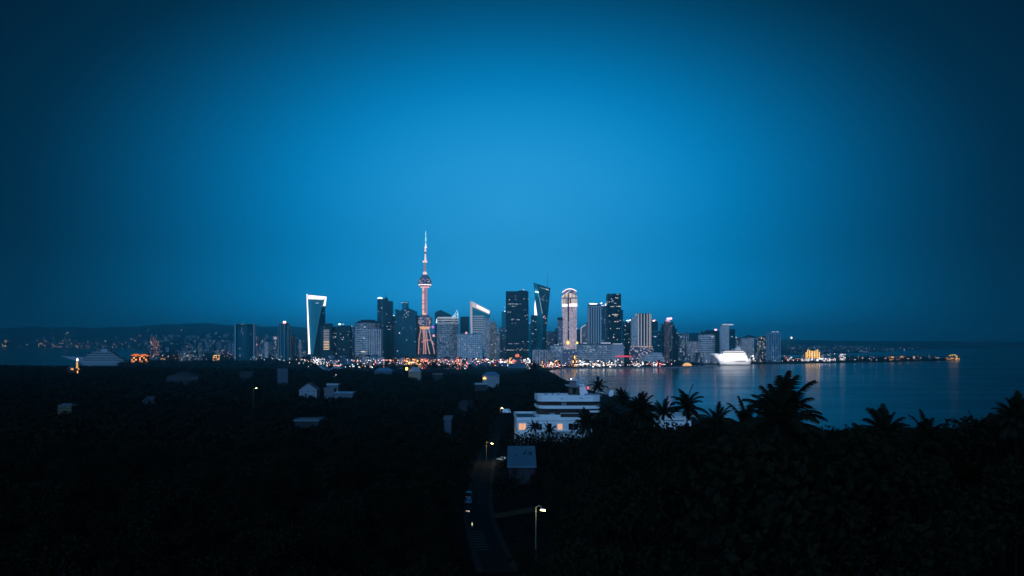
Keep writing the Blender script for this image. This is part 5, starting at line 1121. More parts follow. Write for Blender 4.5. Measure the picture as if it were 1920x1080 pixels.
# lit golden tower on the left shore
d = 2000; s = d / F
rt = thing('lit_lighthouse', 'golden lit slender tower with a white lamp in front of the dim ship', 'lighthouse', (PX(144.5, d), d, ground(PX(144.5, d), d)))
zb = PZ(693, d)
part('tower_shaft', MB().lathe((PX(144.5, d), d, zb - 18), [(2.6, 0), (2.4, 18), (1.7, 18 + 15 * s)], 16), M['golddim'], rt)
part('gallery', MB().lathe((PX(144.7, d), d, zb + 15 * s), [(2.4, 0), (3, .5), (3, 1.4), (2, 1.5)], 16), M['steel'], rt)
part('lantern', MB().lathe((PX(145, d), d, zb + 15 * s + 1.5), [(1.7, 0), (2.1, 3), (1, 5.2), (.3, 6.4)], 14), M['lwhite'], rt)
part('base_house', MB().box(PX(140.5, d), PX(146.5, d), d - 5, d + 4, zb - 18, PZ(690.5, d)), M['pavwall'], rt)
rt = thing('lit_shore_house', 'orange lit low house beside the golden slender tower', 'house', (PX(133, d), d, ground(PX(133, d), d)))
part('wall', MB().box(PX(127, d), PX(138.5, d), d - 2, d + 9, zb - 18, PZ(690.5, d)), M['pavwall'], rt); part('roof', MB().hull8([(PX(126, d), d - 3, PZ(690.5, d)), (PX(139.5, d), d - 3, PZ(690.5, d)), (PX(139.5, d), d + 10, PZ(690.5, d)), (PX(126, d), d + 10, PZ(690.5, d)), (PX(130, d), d + 3, PZ(687, d)), (PX(136, d), d + 3, PZ(687, d)), (PX(136, d), d + 4, PZ(687, d)), (PX(130, d), d + 4, PZ(687, d))]), M['tile'], rt)
KEEP += [(124, 152, 670, 697, d)]
d = 3900
for k, (xa, xb, yt_, lab) in enumerate(((246, 260, 663.5, 'orange lit pavilion at the left shore, nearer the dim ship'), (261, 275, 664, 'orange lit pavilion at the left shore, right of its twin'))):
    x0, x1 = PX(xa, d), PX(xb, d); z0 = 4
    rt = thing('pavilion', lab, 'pavilion', ((x0 + x1) / 2, d, z0))
    part('wall', MB().box(x0, x1, d, d + 24, 0, PZ(yt_ + 3.6, d)), M['pavwall'], rt)
    part('roof', MB().hull8([(x0 - 3, d - 4, PZ(yt_ + 3.6, d)), (x1 + 3, d - 4, PZ(yt_ + 3.6, d)), (x1 + 3, d + 26, PZ(yt_ + 3.6, d)), (x0 - 3, d + 26, PZ(yt_ + 3.6, d)), (x0 + 9, d + 10, PZ(yt_, d)), (x1 - 9, d + 10, PZ(yt_, d)), (x1 - 9, d + 12, PZ(yt_, d)), (x0 + 9, d + 12, PZ(yt_, d))]), M['orangeroof'], rt)

# ------------------------------------------------------------------ the white terraced villa
d = 350.0; s = d / F
X = lambda px, dd=d: PX(px, dd); Z = lambda py, dd=d: PZ(py, dd)
rt = thing('terraced_villa', 'large white villa of stacked terraces with two warm lit windows above the water', 'house', (X(1040), d + 14, 62))
g0 = 55
zt = Z(784)      # roof deck level of the ground storey
XL, XR, DB = X(970), X(1110), d + 29
part('ground_floor_wall', MB().slab([(XL, d), (XR, d), (XR, DB), (XL - 1.1, DB)], g0, zt - 1.4), M['white'], rt)
part('fascia', MB().slab([(XL - .25, d - .3), (XR + .2, d - .3), (XR + .2, d + .05), (XL - .25, d + .05)], zt - 1.35, zt + .35).slab([(XL - 1.4, DB), (XL - .25, d + .05), (XL + .1, d + .05), (XL - 1.05, DB)], zt - 1.35, zt + .35).slab([(XL - 1.4, DB), (XR, DB), (XR, DB + .3), (XL - 1.4, DB + .3)], zt - 1.35, zt + .35), M['white'], rt)
part('fascia_groove', MB().box(XL - .1, XR, d - .33, d - .29, zt - .98, zt - .9), M['glassdk'], rt)
part('roof_deck', MB().slab([(XL, d + .05), (XR, d + .05), (XR, DB), (XL - 1, DB)], zt - 1.4, zt - .5), M['deck'], rt)
for k, (xa, xb, ya, yb_, mk) in enumerate(((973, 986, 794, 806, 'room'), (1045.5, 1054.5, 794.5, 805.5, 'room'), (1026, 1034, 794, 807, 'glassdk'), (1066, 1084, 794, 806, 'glassdk'), (1006, 1016, 795, 806, 'glassdk'))):
    w_ = part('window', MB().box(X(xa), X(xb), d - .06, d + .2, Z(yb_), Z(ya)), M[mk], rt)
    if k < 2: w_['label'] = 'window lit from inside with warm light'
    f = MB(); e = .12
    f.box(X(xa) - e, X(xb) + e, d - .1, d + .1, Z(ya), Z(ya) + e).box(X(xa) - e, X(xb) + e, d - .1, d + .1, Z(yb_) - e, Z(yb_)).box(X(xa) - e, X(xa), d - .1, d + .1, Z(yb_), Z(ya)).box(X(xb), X(xb) + e, d - .1, d + .1, Z(yb_), Z(ya))
    f.box((X(xa) + X(xb)) / 2 - .05, (X(xa) + X(xb)) / 2 + .05, d - .09, d + .1, Z(yb_), Z(ya)); sub('frame', f, M['white'], w_)
part('door_canopy', MB().box(X(1028), X(1076), d - 1.6, d, Z(808.6), Z(807.6)), M['white'], rt)
d2 = d + 9
X2 = lambda px: PX(px, d2); Z2 = lambda py: PZ(py, d2)
# second storey: recessed dark glazing with curved balcony bands
part('recessed_wall', MB().slab([(X2(1012), d2 + 3.4), (X2(1120), d2 + 2.6), (X2(1120), DB), (X2(1008), DB)], zt - .6, Z2(747)), M['wood'], rt)
def bandpoly(tip, crn, end, y_end=d2): return tip, crn, end
def parapet(name, front, z0, z1, th=.35, mat='white'):      # front: plan polyline
    mb = MB(); n_ = len(front)
    for (xa, ya), (xb, yb_) in zip(front[:-1], front[1:]):
        t = Vector((xb - xa, yb_ - ya)).normalized(); nx, ny = -t.y * th, t.x * th
        mb.slab([(xa, ya), (xb, yb_), (xb + nx, yb_ + ny), (xa + nx, ya + ny)], z0, z1)
    return part(name, mb, M[mat], rt)
fr = [(X2(1003.5), DB - 5), (X2(1006), d2 + 7), (X2(1011), d2 + 1.6), (X2(1018), d2), (X2(1060), d2 - .5), (X2(1110), d2 - .2), (X2(1124), d2 + .8), (X2(1128), d2 + 4), (X2(1129), d2 + 16)]
parapet('balcony_band', fr, Z2(765.5), Z2(760.5))
part('balcony_floor', MB().slab([(x + (.15 if x < X2(1060) else -.15), y + .15) for x, y in fr] + [(X2(1128.6), DB - .2), (X2(1004.4), DB - .2)], Z2(766.5), Z2(765.2)), M['white'], rt)
fr3 = [(X2(1004.5), DB - 2), (X2(1005.5), d2 + 8), (X2(1009), d2 + 2.6), (X2(1016), d2 + .4), (X2(1060), d2), (X2(1112), d2 + .2), (X2(1125), d2 + 1.4), (X2(1128.5), d2 + 5), (X2(1129), DB)]
parapet('roof_parapet', fr3, Z2(753), Z2(741.2), .4); parapet('roof_parapet', [(X2(1129), DB), (X2(1060), DB), (X2(1004.5), DB)], Z2(753), Z2(742.4), .4)
part('roof_deck', MB().slab([(x + (.3 if x < X2(1060) else -.3), y + .25) for x, y in fr3[1:-1]] + [(X2(1128), DB - .5), (X2(1005.5), DB - .5)], Z2(752), Z2(746.5)), M['deck'], rt)
for xa, xb in ((1054, 1057.3), (1058.5, 1062.5)): part('door', MB().box(X2(xa), X2(xb), d2 + 2.4, d2 + 3, Z2(761), Z2(754)), M['roofpale'], rt)
fr4 = [(X2(1001), DB - 6), (X2(1002.5), d2 + 8), (X2(1006), d2 + .5), (X2(1013), d2 - 3), (X2(1050), d2 - 4)]
parapet('terrace_parapet', fr4, zt - .6, zt + .9)
part('terrace_block', MB().box(X2(1031), X2(1040), d2 - 1.6, d2 + .5, zt - .6, zt + 1.3), M['roofpale'], rt)
part('terrace_rail', MB().tube([(X2(1050), d2 - 1, zt + 1.25), (X2(1086), d2 - 1, zt + 1.3)], .12, 6), M['concrete'], rt)
part('side_terrace', MB().slab([(X2(1104), d2 - 2), (X2(1128), d2 - 1.4), (X2(1130), d2 + 6), (X2(1104), d2 + 6)], Z2(772.6), Z2(769.8)), M['white'], rt)
# fascia marks too worn to read, rooftop tanks and a roof rail
mb = MB(); mb.hull8([(X2(1052.2), d2 - .04, Z2(749)), (X2(1053.4), d2 - .04, Z2(749)), (X2(1053.4), d2 + .02, Z2(749)), (X2(1052.2), d2 + .02, Z2(749)), (X2(1053.4), d2 - .04, Z2(746.2)), (X2(1055), d2 - .04, Z2(746.2)), (X2(1055), d2 + .02, Z2(746.2)), (X2(1053.4), d2 + .02, Z2(746.2))])
part('fascia_emblem', mb, M['wood'], rt)
mb = MB()
for k, (xa, xb, ya, yb_) in enumerate(((1083, 1085, 746, 745.2), (1085.8, 1088, 746.6, 745.4), (1088.6, 1091, 747.4, 746), (1091.5, 1093, 748, 746.3), (1097, 1099, 746.8, 745.8), (1100, 1103, 746.4, 745.7), (1104, 1108, 746.2, 745.6))):
    mb.box(X2(xa), X2(xb), d2 + .1, d2 + .5, Z2(ya), Z2(yb_))
part('fascia_lettering', mb, M['wood'], rt)
for xa, xb, ya in ((1022, 1027, 738.6), (1036, 1039, 739.4), (1047, 1050, 737.6)): part('roof_tank', MB().box(X2(xa), X2(xb), d2 + 6, d2 + 8, Z2(752), Z2(ya)), M['roofpale'], rt)
mb = MB()
for xx in np.arange(1018, 1062, 5.5): mb.tube([(X2(xx), d2 + .35, Z2(741.4)), (X2(xx), d2 + .35, Z2(738.8))], .035, 5)
mb.tube([(X2(1018), d2 + .35, Z2(738.8)), (X2(1061), d2 + .35, Z2(738.8))], .04, 5); part('roof_rail', mb, M['steel'], rt)
for xa in (994, 1021, 1040, 1060): part('wall_unit', MB().box(X(xa), X(xa + 2.2), d - .5, d, Z(801.5), Z(799)), M['concrete'], rt)
# penthouse
d3 = d + 17
X3 = lambda px: PX(px, d3); Z3 = lambda py: PZ(py, d3)
part('penthouse_wall', MB().box(X3(1066), X3(1087), d3, d3 + 6, Z3(740), Z3(726)), M['stone'], rt)
part('door', MB().box(X3(1074), X3(1080), d3 - .08, d3 + .1, Z3(738), Z3(727)), M['glassdk'], rt); part('window', MB().box(X3(1069), X3(1072), d3 - .08, d3 + .1, Z3(736), Z3(729)), M['brown'], rt)
part('penthouse_roof', MB().hull8([(X3(1066), d3 - 1, Z3(726)), (X3(1090), d3 - 1, Z3(726)), (X3(1090), d3 + 7, Z3(726)), (X3(1066), d3 + 7, Z3(726)), (X3(1060.5), d3 - 3, Z3(722.6)), (X3(1092), d3 - 2, Z3(722.6)), (X3(1092), d3 + 8, Z3(722.6)), (X3(1060.5), d3 + 8, Z3(722.6))]), M['white'], rt)
part('lookout_cabin', MB().box(X3(1068.5), X3(1081), d3 + 1, d3 + 5, Z3(722.4), Z3(713.6)), M['brown'], rt); part('cabin_roof', MB().box(X3(1067), X3(1090.5), d3 + .2, d3 + 6, Z3(713.6), Z3(712.2)), M['white'], rt)
part('cabin_side', MB().box(X3(1081), X3(1089), d3 + .8, d3 + 5, Z3(722.4), Z3(713.6)), M['roofpale'], rt)
part('finial', MB().lathe((X3(1081.8), d3 + 3, Z3(712.2)), [(.9, 0), (.45, 1.0), (.12, 2.6), (.03, 3.4)], 10), M['pinksteel'], rt)
part('roof_lamp', MB().lathe((X3(1071.5), d3 + 2, Z3(711)), [(.05, -.3), (.3, 0), (.05, .35)], 8), M['lcool'], rt)
part('curved_wing', MB().hull8([(X3(1087), d3 - 2, Z3(741)), (X3(1104), d3 - 2, Z3(741)), (X3(1104), d3 + 8, Z3(741)), (X3(1087), d3 + 8, Z3(741)), (X3(1086), d3 - 1, Z3(720)), (X3(1094), d3 - 1, Z3(720)), (X3(1094), d3 + 6, Z3(720)), (X3(1086), d3 + 6, Z3(720))]), M['white'], rt)
part('signal_lamp', MB().lathe((X3(1101.5), d3 - 2.5, Z3(727)), [(.05, -.6), (.4, -.2), (.4, .3), (.05, .7)], 8), M['lreddim'], rt); part('lamp_post', MB().tube([(X3(1101.5), d3 - 2.5, Z3(741)), (X3(1101.5), d3 - 2.5, Z3(728))], .12, 6), M['steel'], rt)
part('right_wing_roof', MB().hull8([(X3(1094), d3 - 5, Z3(741)), (X3(1129), d3 - 4, Z3(742)), (X3(1129), d3 + 8, Z3(742)), (X3(1094), d3 + 8, Z3(741)), (X3(1096), d3 - 4, Z3(737.2)), (X3(1122), d3 - 3, Z3(738.8)), (X3(1122), d3 + 7, Z3(738.8)), (X3(1096), d3 + 7, Z3(737.2))]), M['roofpale'], rt)
KEEP += [(961, 1090, 766, 808, d - 2), (1000, 1130, 705, 772, d - 2)]
# white panel on a post right of the villa
d = 338; rt = thing('white_sign', 'white oval panel on a short post right of the villa roof', 'sign', (PX(1146, d), d, 66))
part('panel', MB().prism([(PX(x, d), PZ(y, d)) for x, y in [(1142, 743.5), (1149, 742.5), (1150.6, 736), (1150.4, 731.5), (1144.5, 731.5), (1141.5, 737)]], d, d + .3), M['white'], rt)
part('post', MB().tube([(PX(1144.5, d), d + .15, 62), (PX(1144.5, d), d + .15, PZ(743, d))], .14, 8), M['darkroof'], rt); KEEP.append((1140, 1152, 729, 747, d))
# low white house behind the palm
d = 325; rt = house('low white house with a banded parapet seen behind the palm right of the villa', 1239, 1296, 779.5, 781, d, 'flat', 'white', 'white', 16, ybase=795, win=False)
part('parapet_groove', MB().box(PX(1239, d), PX(1283, d), d - .86, d - .3, PZ(787.8, d), PZ(787.2, d)), M['glassdk'], rt)
part('stair_wall', MB().prism([(PX(x, d), PZ(y, d)) for x, y in [(1297, 778), (1309, 789), (1311, 783), (1308, 773)]], d - 2, d - 1.4), M['white'], rt)

# ------------------------------------------------------------------ trees
def rand_quads(C, size, rng, squash=1.0):
    n = len(C)
    a = rng.normal(size=(n, 3)); a /= np.linalg.norm(a, axis=1)[:, None]; b_ = rng.normal(size=(n, 3)); b_ -= (a * b_).sum(1)[:, None] * a; b_ /= np.linalg.norm(b_, axis=1)[:, None]
    s_ = size * rng.uniform(.6, 1.4, (n, 1)); a *= s_; b_ *= s_ * .6
    V = np.stack([C - a, C - b_ * .9, C + a, C + b_ * .9], 1).reshape(-1, 3)
    return V, np.arange(4 * n).reshape(n, 4)
def tree_proto(seed, h=10.0, r=4.6):
    rng = np.random.default_rng(seed); rr = random.Random(seed)
    mb = MB(); fork = h * .38
    mb.tube([(0, 0, -1.2), (.1, 0, h * .2), (.15, .1, fork)], [.34, .26, .2], 8)
    pts = []; ncl = 20
    for k in range(ncl):
        a = rr.uniform(0, 2 * math.pi); q = math.sqrt(rr.random()); z = h * rr.uniform(.34, .97)
        lim = r * math.sin(math.pi * min(1, max(.05, (z / h - .22) / .86))) ** .7
        c = np.array((lim * q * math.cos(a), lim * q * math.sin(a), z)); cr = rr.uniform(.9, 1.7)
        if k < 9: mb.tube([(.15, .1, fork), tuple(c * (.5, .5, 1) + (0, 0, -.7)), tuple(c)], [.13, .08, .03], 5)
        p = rng.normal(size=(120, 3)); p /= np.linalg.norm(p, axis=1)[:, None]; p *= (rng.random((120, 1)) ** .45) * cr; p[:, 2] *= .75; pts.append(c + p)
    V, Fc = rand_quads(np.concatenate(pts), .23, rng)
    crown = np_mesh('crown', V, Fc, M['leaf'], False); tk = mb.mesh('trunk', M['trunk'], (0, 0, 0), True)
    return tk, crown
TP = [tree_proto(100 + k) for k in range(6)]
def tree(x, y, z, sc, k, rot, label, group, sz=1.0):
    rt = thing('broadleaf_tree', label, 'tree', (x, y, z), group, rot)
    link('trunk', TP[k][0], rt); link('crown', TP[k][1], rt); rt.scale = (sc, sc, sc * sz); return rt
def covers(px, r_px, y0, y1, dd):
    for (a, b_, ya, yb_, dk) in KEEP:
        if dd < dk and px + r_px > a and px - r_px < b_ and y1 > ya and y0 < yb_: return True
    return False
LIM = [(0, 684), (540, 690), (700, 694), (930, 702), (1000, 692), (1040, 700), (1062, 722), (1100, 738), (1130, 768), (1200, 782), (1236, 800), (1312, 800), (1330, 782), (1400, 795), (1500, 812), (1570, 824), (1605, 812), (1700, 800), (1800, 802), (1880, 788), (1920, 768)]
def road_clear(x, y):
    j = min(range(0, len(rs), 3), key=lambda q: (rs[q][0] - x) ** 2 + (rs[q][1] - y) ** 2)
    return math.hypot(rs[j][0] - x, rs[j][1] - y)
cands = []; beyond = []
y = 58.0
while y < 345:
    hw = y * .70 + 32; step = 9.5 + y * .012
    x = -hw
    while x < hw:
        xx, yy = x + rnd.uniform(-3, 3), y + rnd.uniform(-3, 3); x += step
        z = ground(xx, yy); px = 960 + xx / yy * F
        if z < 2 or road_clear(xx, yy) < 7.2: continue
        if (X(955) < xx < X(1135) + 4 and 343 < yy < 386): continue
        h = rnd.uniform(8, 13.5) if px < 1120 or yy > 150 else rnd.uniform(11, 17); lim = np.interp(px, [q[0] for q in LIM], [q[1] for q in LIM]) + rnd.uniform(0, 14) if px > 1120 else 700
        zmax = PZ(lim, yy); h = min(h, zmax - z)
        rr_ = h * .46 / yy * F
        yt_ = HY + (CZ - z - h) / yy * F; yb_ = HY + (CZ - z) / yy * F
        if yt_ > 1085 or px + rr_ < -10 or px - rr_ > 1930:
            if yt_ < 1400 and h > 3: beyond.append((xx, yy, z, h))
            continue
        for _ in range(3):
            if h > 3.2 and covers(px, rr_ * .85, yt_, yb_, yy): h *= .68; rr_ = h * .46 / yy * F; yt_ = HY + (CZ - z - h) / yy * F
        if h < 3.2 or covers(px, rr_ * .8, yt_, yb_, yy): continue
        cands.append((rr_ * (yb_ - yt_), xx, yy, z, h))
    y += step * .85
cands.sort(reverse=True)
def zone(x, y):
    px = 960 + x / y * F
    if px < 520: return 'on the dark slope at the left side below the bay'
    if px < 870: return 'on the dark slope left of the road'
    if px < 1120: return 'on the dark slope right of the road below the villa'
    if px < 1500: return 'on the dark hill below the low white house'
    return 'on the dark hill at the right edge above the water'
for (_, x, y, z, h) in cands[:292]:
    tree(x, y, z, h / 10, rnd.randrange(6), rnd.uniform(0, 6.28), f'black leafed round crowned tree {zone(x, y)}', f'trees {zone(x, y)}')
for px, dd, py in ((1448, 66, 822), (1482, 63, 826), (1512, 68, 832)):
    x = PX(px, dd); z = ground(x, dd); h = PZ(py, dd) - z; tree(x, dd, z, h / 10, rnd.randrange(6), rnd.uniform(0, 6), 'black leafed round crowned tree at the foot of the largest palm', 'trees at the foot of the largest palm')
rest = [(x, y, z, h) for _, x, y, z, h in cands[292:]]
# the wood beyond: too many to count, one mass
rng = np.random.default_rng(5); VV = []; FF = []; nv = 0
TV = []; 
def mass_tree(x, y, z, h, r, n, leaf):
    global nv
    p = rng.normal(size=(n, 3)); p /= np.linalg.norm(p, axis=1)[:, None]; p *= rng.random((n, 1)) ** .4
    c = np.stack([x + p[:, 0] * r, y + p[:, 1] * r, z + h * .58 + p[:, 2] * h * .42], 1)
    V, Fc = rand_quads(c, leaf, rng); VV.append(V); FF.append(Fc + nv); nv += len(V)
    w = .03 * h; V = np.array([(x - w, y - w, z - 1), (x + w, y - w, z - 1), (x + w * .4, y + w, z + h * .6), (x - w * .4, y + w, z + h * .6)]); VV.append(V); FF.append(np.arange(4).reshape(1, 4) + nv); nv += 4
for (x, y, z, h) in rest + beyond: mass_tree(x, y, z, h, h * .45, 150, .45)
y = 340.0
while y < 3250:
    st = 9.5 + max(0, y - 340) * .0075; xa, xb = -y * .60 - 10, min(y * .60 + 10, 420)
    x = xa
    while x < xb:
        xx, yy = x + rnd.uniform(-.45, .45) * st, y + rnd.uniform(-.45, .45) * st; x += st
        z = ground(xx, yy)
        if z < 1.5 or rnd.random() < .12: continue
        if yy < 660 and road_clear(xx, yy) < 8.5: continue
        if (X(955, 350) < xx < X(1135, 350) + 4 and 343 < yy < 386): continue
        px = 960 + xx / yy * F; h = rnd.uniform(7, 13) * (1 + min(.6, yy / 5000)); 
        lim = np.interp(px, [q[0] for q in LIM], [q[1] for q in LIM]) + rnd.uniform(-1, 4)
        h = min(h, PZ(lim, yy) - z)
        if h < 3: continue
        rr_ = h * .5 / yy * F; yt_ = HY + (CZ - z - h) / yy * F
        for _ in range(3):
            if covers(px, rr_ * .8, yt_, yt_ + 30, yy): h *= .6; rr_ = h * .5 / yy * F; yt_ = HY + (CZ - z - h) / yy * F
        if h < 2.6 or covers(px, rr_ * .8, yt_, yt_ + 30, yy): continue
        n = int(max(26, min(130, 60000 / yy)))
        mass_tree(xx, yy, z, h, h * rnd.uniform(.45, .62), n, h * (.085 if yy < 700 else .15))
    y += st * .9
# scrub under the near trees and along the foot of the villa
for i in range(900):
    yy = 58 + 300 * rnd.random() ** .8; xx = rnd.uniform(-.62, .62) * yy; z = ground(xx, yy); px = 960 + xx / yy * F
    if road_clear(xx, yy) < 4.6 or z < 2: continue
    h = rnd.uniform(2, 4.2); yt_ = HY + (CZ - z - h) / yy * F; rr_ = h * .5 / yy * F
    if covers(px, rr_, yt_, yt_ + 20, yy) or (X(955, 350) < xx < X(1135, 350) + 4 and 343 < yy < 386): continue
    mass_tree(xx, yy, z, h, h * .75, 60, .36)
for px in np.arange(960, 1112, 3.5):
    dd = rnd.uniform(334, 344); x = PX(px, dd); z = ground(x, dd); h = PZ(rnd.uniform(805, 813), dd) - z
    if h > 1: mass_tree(x, dd, z, h, max(1.6, h * .3), 110, .5)
# waterfront park trees below the towers
for (xa, xb, da, db, n, ha, hb) in ((1166, 1345, 3640, 3900, 130, 10, 20), (590, 1010, 2700, 3250, 260, 12, 22), (1400, 1500, 4300, 4700, 60, 8, 14), (1560, 1790, 4600, 5300, 200, 12, 26), (285, 600, 3300, 4300, 240, 8, 16), (222, 300, 3250, 3800, 90, 14, 24)):
    for i in range(n):
        dd = rnd.uniform(da, db); px = rnd.uniform(xa, xb); x = PX(px, dd); z = ground(x, dd)
        if z > .8: mass_tree(x, dd, z, rnd.uniform(ha, hb), rnd.uniform(7, 12), 34, 2.2)
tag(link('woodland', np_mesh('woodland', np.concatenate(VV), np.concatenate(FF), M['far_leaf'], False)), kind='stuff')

# palms --------------------------------------------------------------------------------------------
def palm_crown(seed, L=4.2, n=22, up=.25):
    rr = random.Random(seed); mb = MB()
    for k in range(n):
        az = 2 * math.pi * (k * .381966) + rr.uniform(-.2, .2); el = R(80) - R(105) * (k / n) + rr.uniform(-.12, .12); ln = L * rr.uniform(.68, 1.14)
        p = Vector((0, 0, 0)); dr = Vector((math.cos(az) * math.cos(el), math.sin(az) * math.cos(el), math.sin(el))); pts = [p.copy()]; m_ = 12
        for i in range(m_):
            dr.z -= (.10 + up * .1) * (i / m_) * 1.6; dr.normalize(); p = p + dr * ln / m_; pts.append(p.copy())
        mb.tube(pts, [.05 * (1 - i / (m_ + 1)) + .008 for i in range(m_ + 1)], 4)
        sd = Vector((-math.sin(az), math.cos(az), 0))
        for i in range(3, m_ * 4 + 1):
            t = i / (m_ * 4); j = min(m_ - 1, int(t * m_)); f = t * m_ - j; q = pts[j].lerp(pts[j + 1], f); tg = (pts[j + 1] - pts[j]).normalized()
            wl = ln * .24 * math.sin(math.pi * (.12 + .80 * t)) ** .6
            for s_ in (-1, 1):
                tip = q + (sd * s_ * .82 + tg * .55 - Vector((0, 0, .35 + rr.uniform(0, .25)))) * wl; w = tg * .085
                mb.add([q - w, q + w, tip], [(0, 1, 2)])
    return mb.mesh('crown', M['palmleaf'])
PC = [palm_crown(11), palm_crown(12, 4.0, 20, .5), palm_crown(13, 4.4, 48, .3)]
def palm(label, px, py, wpx, d, k=0, lean=.0, group=None):
    x = PX(px, d); zc = PZ(py, d); x0 = x - lean * 4; z0 = ground(x0, d)
    if zc - z0 < 2: z0 = zc - 2
    rt = thing('palm_tree', label, 'palm tree', (x0, d, z0), group)
    hh = zc - z0; pts = [(x0 + (x - x0) * (t ** 1.7), d, z0 - .5 + (hh + .5) * t) for t in (0, .15, .35, .55, .75, .9, 1)]
    sc = wpx / F * d / 8.0
    part('trunk', MB().tube(pts, [.24 * sc, .17 * sc, .14 * sc, .13 * sc, .12 * sc, .12 * sc, .15 * sc], 9), M['trunk'], rt, True)
    c = link('crown', PC[k % 3], rt, (x - x0, 0, hh), rnd.uniform(0, 6.28), (sc, sc, sc)); return rt
palm('largest palm on the right hill, tall upright fronds against the water', 1464, 797, 190, 75, 2)
palm('bushy palm just left of the largest palm, its fronds arching left', 1400, 806, 112, 88, 0)
palm('palm with spread fronds standing in front of the low white house', 1288, 764, 92, 145, 1)
palm('upright dark palm right of the white oval panel', 1200, 774, 76, 150, 2)
palm('smaller palm between the upright dark palm and the low white house', 1245, 774, 56, 172, 0)
palm('round headed palm silhouetted on the water behind the villa roof', 1121.5, 725, 42, 372, 1)
palm('small palm just right of the white oval panel', 1166, 748, 42, 260, 2)
palm('low palm in the dip right of the low white house', 1345, 795, 76, 112, 0)
palm('dark palm near the right edge above the water inlet', 1658, 818, 112, 82, 2)
palm('second dark palm near the right edge, right of the inlet palm', 1738, 822, 96, 92, 0)
palm('third dark palm near the right edge, half merged in the hill', 1830, 818, 104, 84, 1)
palm('palm at the extreme right edge rising above its neighbours', 1905, 786, 100, 70, 2)
palm('short palm growing against the front of the villa', 1001, 801, 36, 335, 1)
palm('short palm in front of the villa between its dark windows', 1030, 809, 36, 330, 0)
palm('bushy palm hiding the right end of the villa front', 1100, 796, 60, 300, 2)
palm('palm right of the villa balconies covering the band ends', 1140, 772, 50, 270, 1)
palm('tall palm rising in front of the city below the twisted tower', 1001.5, 686, 22, 1450, 1)

# ------------------------------------------------------------------ sky, sun, air, camera
w = bpy.data.worlds.new('World'); scene.world = w; w.use_nodes = True; nt = w.node_tree; L = nt.links.new
bg = nt.nodes['Background']
tc = node(nt, 'ShaderNodeTexCoord'); sp = node(nt, 'ShaderNodeSeparateXYZ'); L(tc.outputs['Generated'], sp.inputs[0])
az = math_n(nt, 'ARCTAN2', sp.outputs[0], sp.outputs[1]); el = math_n(nt, 'ARCSINE', sp.outputs[2])
ea = math_n(nt, 'DIVIDE', az, R(36.5)); de = math_n(nt, 'SUBTRACT', el, R(9.0)); up = math_n(nt, 'GREATER_THAN', de, 0.0)
eb = math_n(nt, 'MULTIPLY', de, math_n(nt, 'ADD', math_n(nt, 'MULTIPLY', up, 1 / R(19.6) - 1 / R(60.0)), 1 / R(60.0)))
rad = math_n(nt, 'SQRT', math_n(nt, 'ADD', math_n(nt, 'MULTIPLY', ea, ea), math_n(nt, 'MULTIPLY', eb, eb)))
cr = node(nt, 'ShaderNodeValToRGB'); L(rad, cr.inputs[0]); e = cr.color_ramp
cr.color_ramp.interpolation = 'B_SPLINE'
SK = [(0.0, (.026, .36, .75)), (.16, (.016, .325, .70)), (.32, (.001, .25, .59)), (.45, (.0005, .16, .38)), (.57, (.0003, .091, .22)), (.68, (.0003, .048, .113)), (.79, (.0003, .021, .048)), (1.0, (.0004, .011, .024))]
e.elements[0].position, e.elements[0].color = SK[0][0], (*SK[0][1], 1); e.elements[1].position, e.elements[1].color = SK[-1][0], (*SK[-1][1], 1)
for p_, c_ in SK[1:-1]:
    q = e.elements.new(p_); q.color = (*c_, 1)
sky = node(nt, 'ShaderNodeTexSky'); sky.sky_type = 'NISHITA'; sky.sun_disc = False; sky.sun_elevation = R(16); sky.sun_rotation = R(200); sky.ozone_density = 6; sky.altitude = 100
add = node(nt, 'ShaderNodeMix'); add.data_type = 'RGBA'; add.blend_type = 'ADD'; add.inputs[0].default_value = 1
skm = node(nt, 'ShaderNodeMix'); skm.data_type = 'RGBA'; skm.blend_type = 'MULTIPLY'; skm.inputs[0].default_value = 1; L(sky.outputs[0], skm.inputs[6]); skm.inputs[7].default_value = (.00008, .0010, .0022, 1)
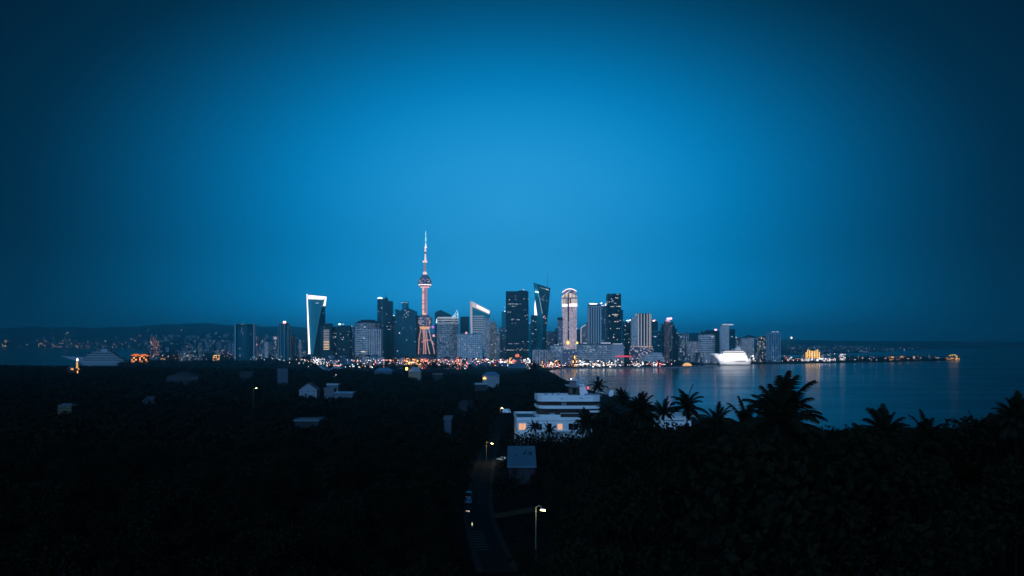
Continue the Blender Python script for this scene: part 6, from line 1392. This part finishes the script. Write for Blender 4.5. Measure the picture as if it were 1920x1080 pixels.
mr = node(nt, 'ShaderNodeMapRange'); mr.interpolation_type = 'SMOOTHSTEP'; L(el, mr.inputs[0]); mr.inputs[1].default_value = R(6.5); mr.inputs[2].default_value = R(-.5); mr.inputs[3].default_value = 1.0; mr.inputs[4].default_value = 1.7
vm = node(nt, 'ShaderNodeVectorMath'); vm.operation = 'SCALE'; L(cr.outputs[0], vm.inputs[0]); L(mr.outputs[0], vm.inputs['Scale'])
L(vm.outputs[0], add.inputs[6]); L(skm.outputs[2], add.inputs[7]); L(add.outputs[2], bg.inputs[0]); bg.inputs[1].default_value = 1.0

sl = bpy.data.lights.new('afterglow_sun', 'SUN'); sl.energy = 1.95; sl.angle = R(50); sl.color = (.235, .52, 1.0)
so = bpy.data.objects.new('afterglow_sun', sl); COL.objects.link(so)
sun_dir = Vector((math.sin(R(200)) * math.cos(R(16)), math.cos(R(200)) * math.cos(R(16)), math.sin(R(16))))
so.rotation_euler = sun_dir.to_track_quat('Z', 'Y').to_euler()

hz, nt, b = new_mat('evening_air')
nt.nodes.remove(b); pv = node(nt, 'ShaderNodeVolumePrincipled'); pv.inputs['Color'].default_value = (.30, .93, 1, 1); pv.inputs['Density'].default_value = 6.2e-5; pv.inputs['Anisotropy'].default_value = .8
nt.links.new(pv.outputs[0], nt.nodes['Material Output'].inputs['Volume'])
hm = MB().box(-39000, 39000, -3000, 40000, -22, 720)
tag(link('haze', hm.mesh('haze', hz)), kind='stuff')

cam = bpy.data.cameras.new('camera'); co = bpy.data.objects.new('camera', cam); COL.objects.link(co)
co.location = (0, 0, CZ); co.rotation_euler = (R(90), 0, 0); cam.sensor_width = 36; cam.lens = 36 * F / 1920; cam.shift_y = (HY - 540) / 1920
cam.clip_start = .5; cam.clip_end = 120000; scene.camera = co
scene.render.engine = 'CYCLES'; c = scene.cycles
c.use_denoising = True; c.max_bounces = 4; c.diffuse_bounces = 2; c.glossy_bounces = 2; c.transmission_bounces = 2; c.volume_bounces = 1; c.sample_clamp_indirect = 4; c.caustics_reflective = False; c.caustics_refractive = False
vs_ = scene.view_settings; vs_.view_transform = 'Standard'; vs_.look = 'None'; vs_.gamma = 1; vs_.exposure = 0; vs_.use_curve_mapping = False
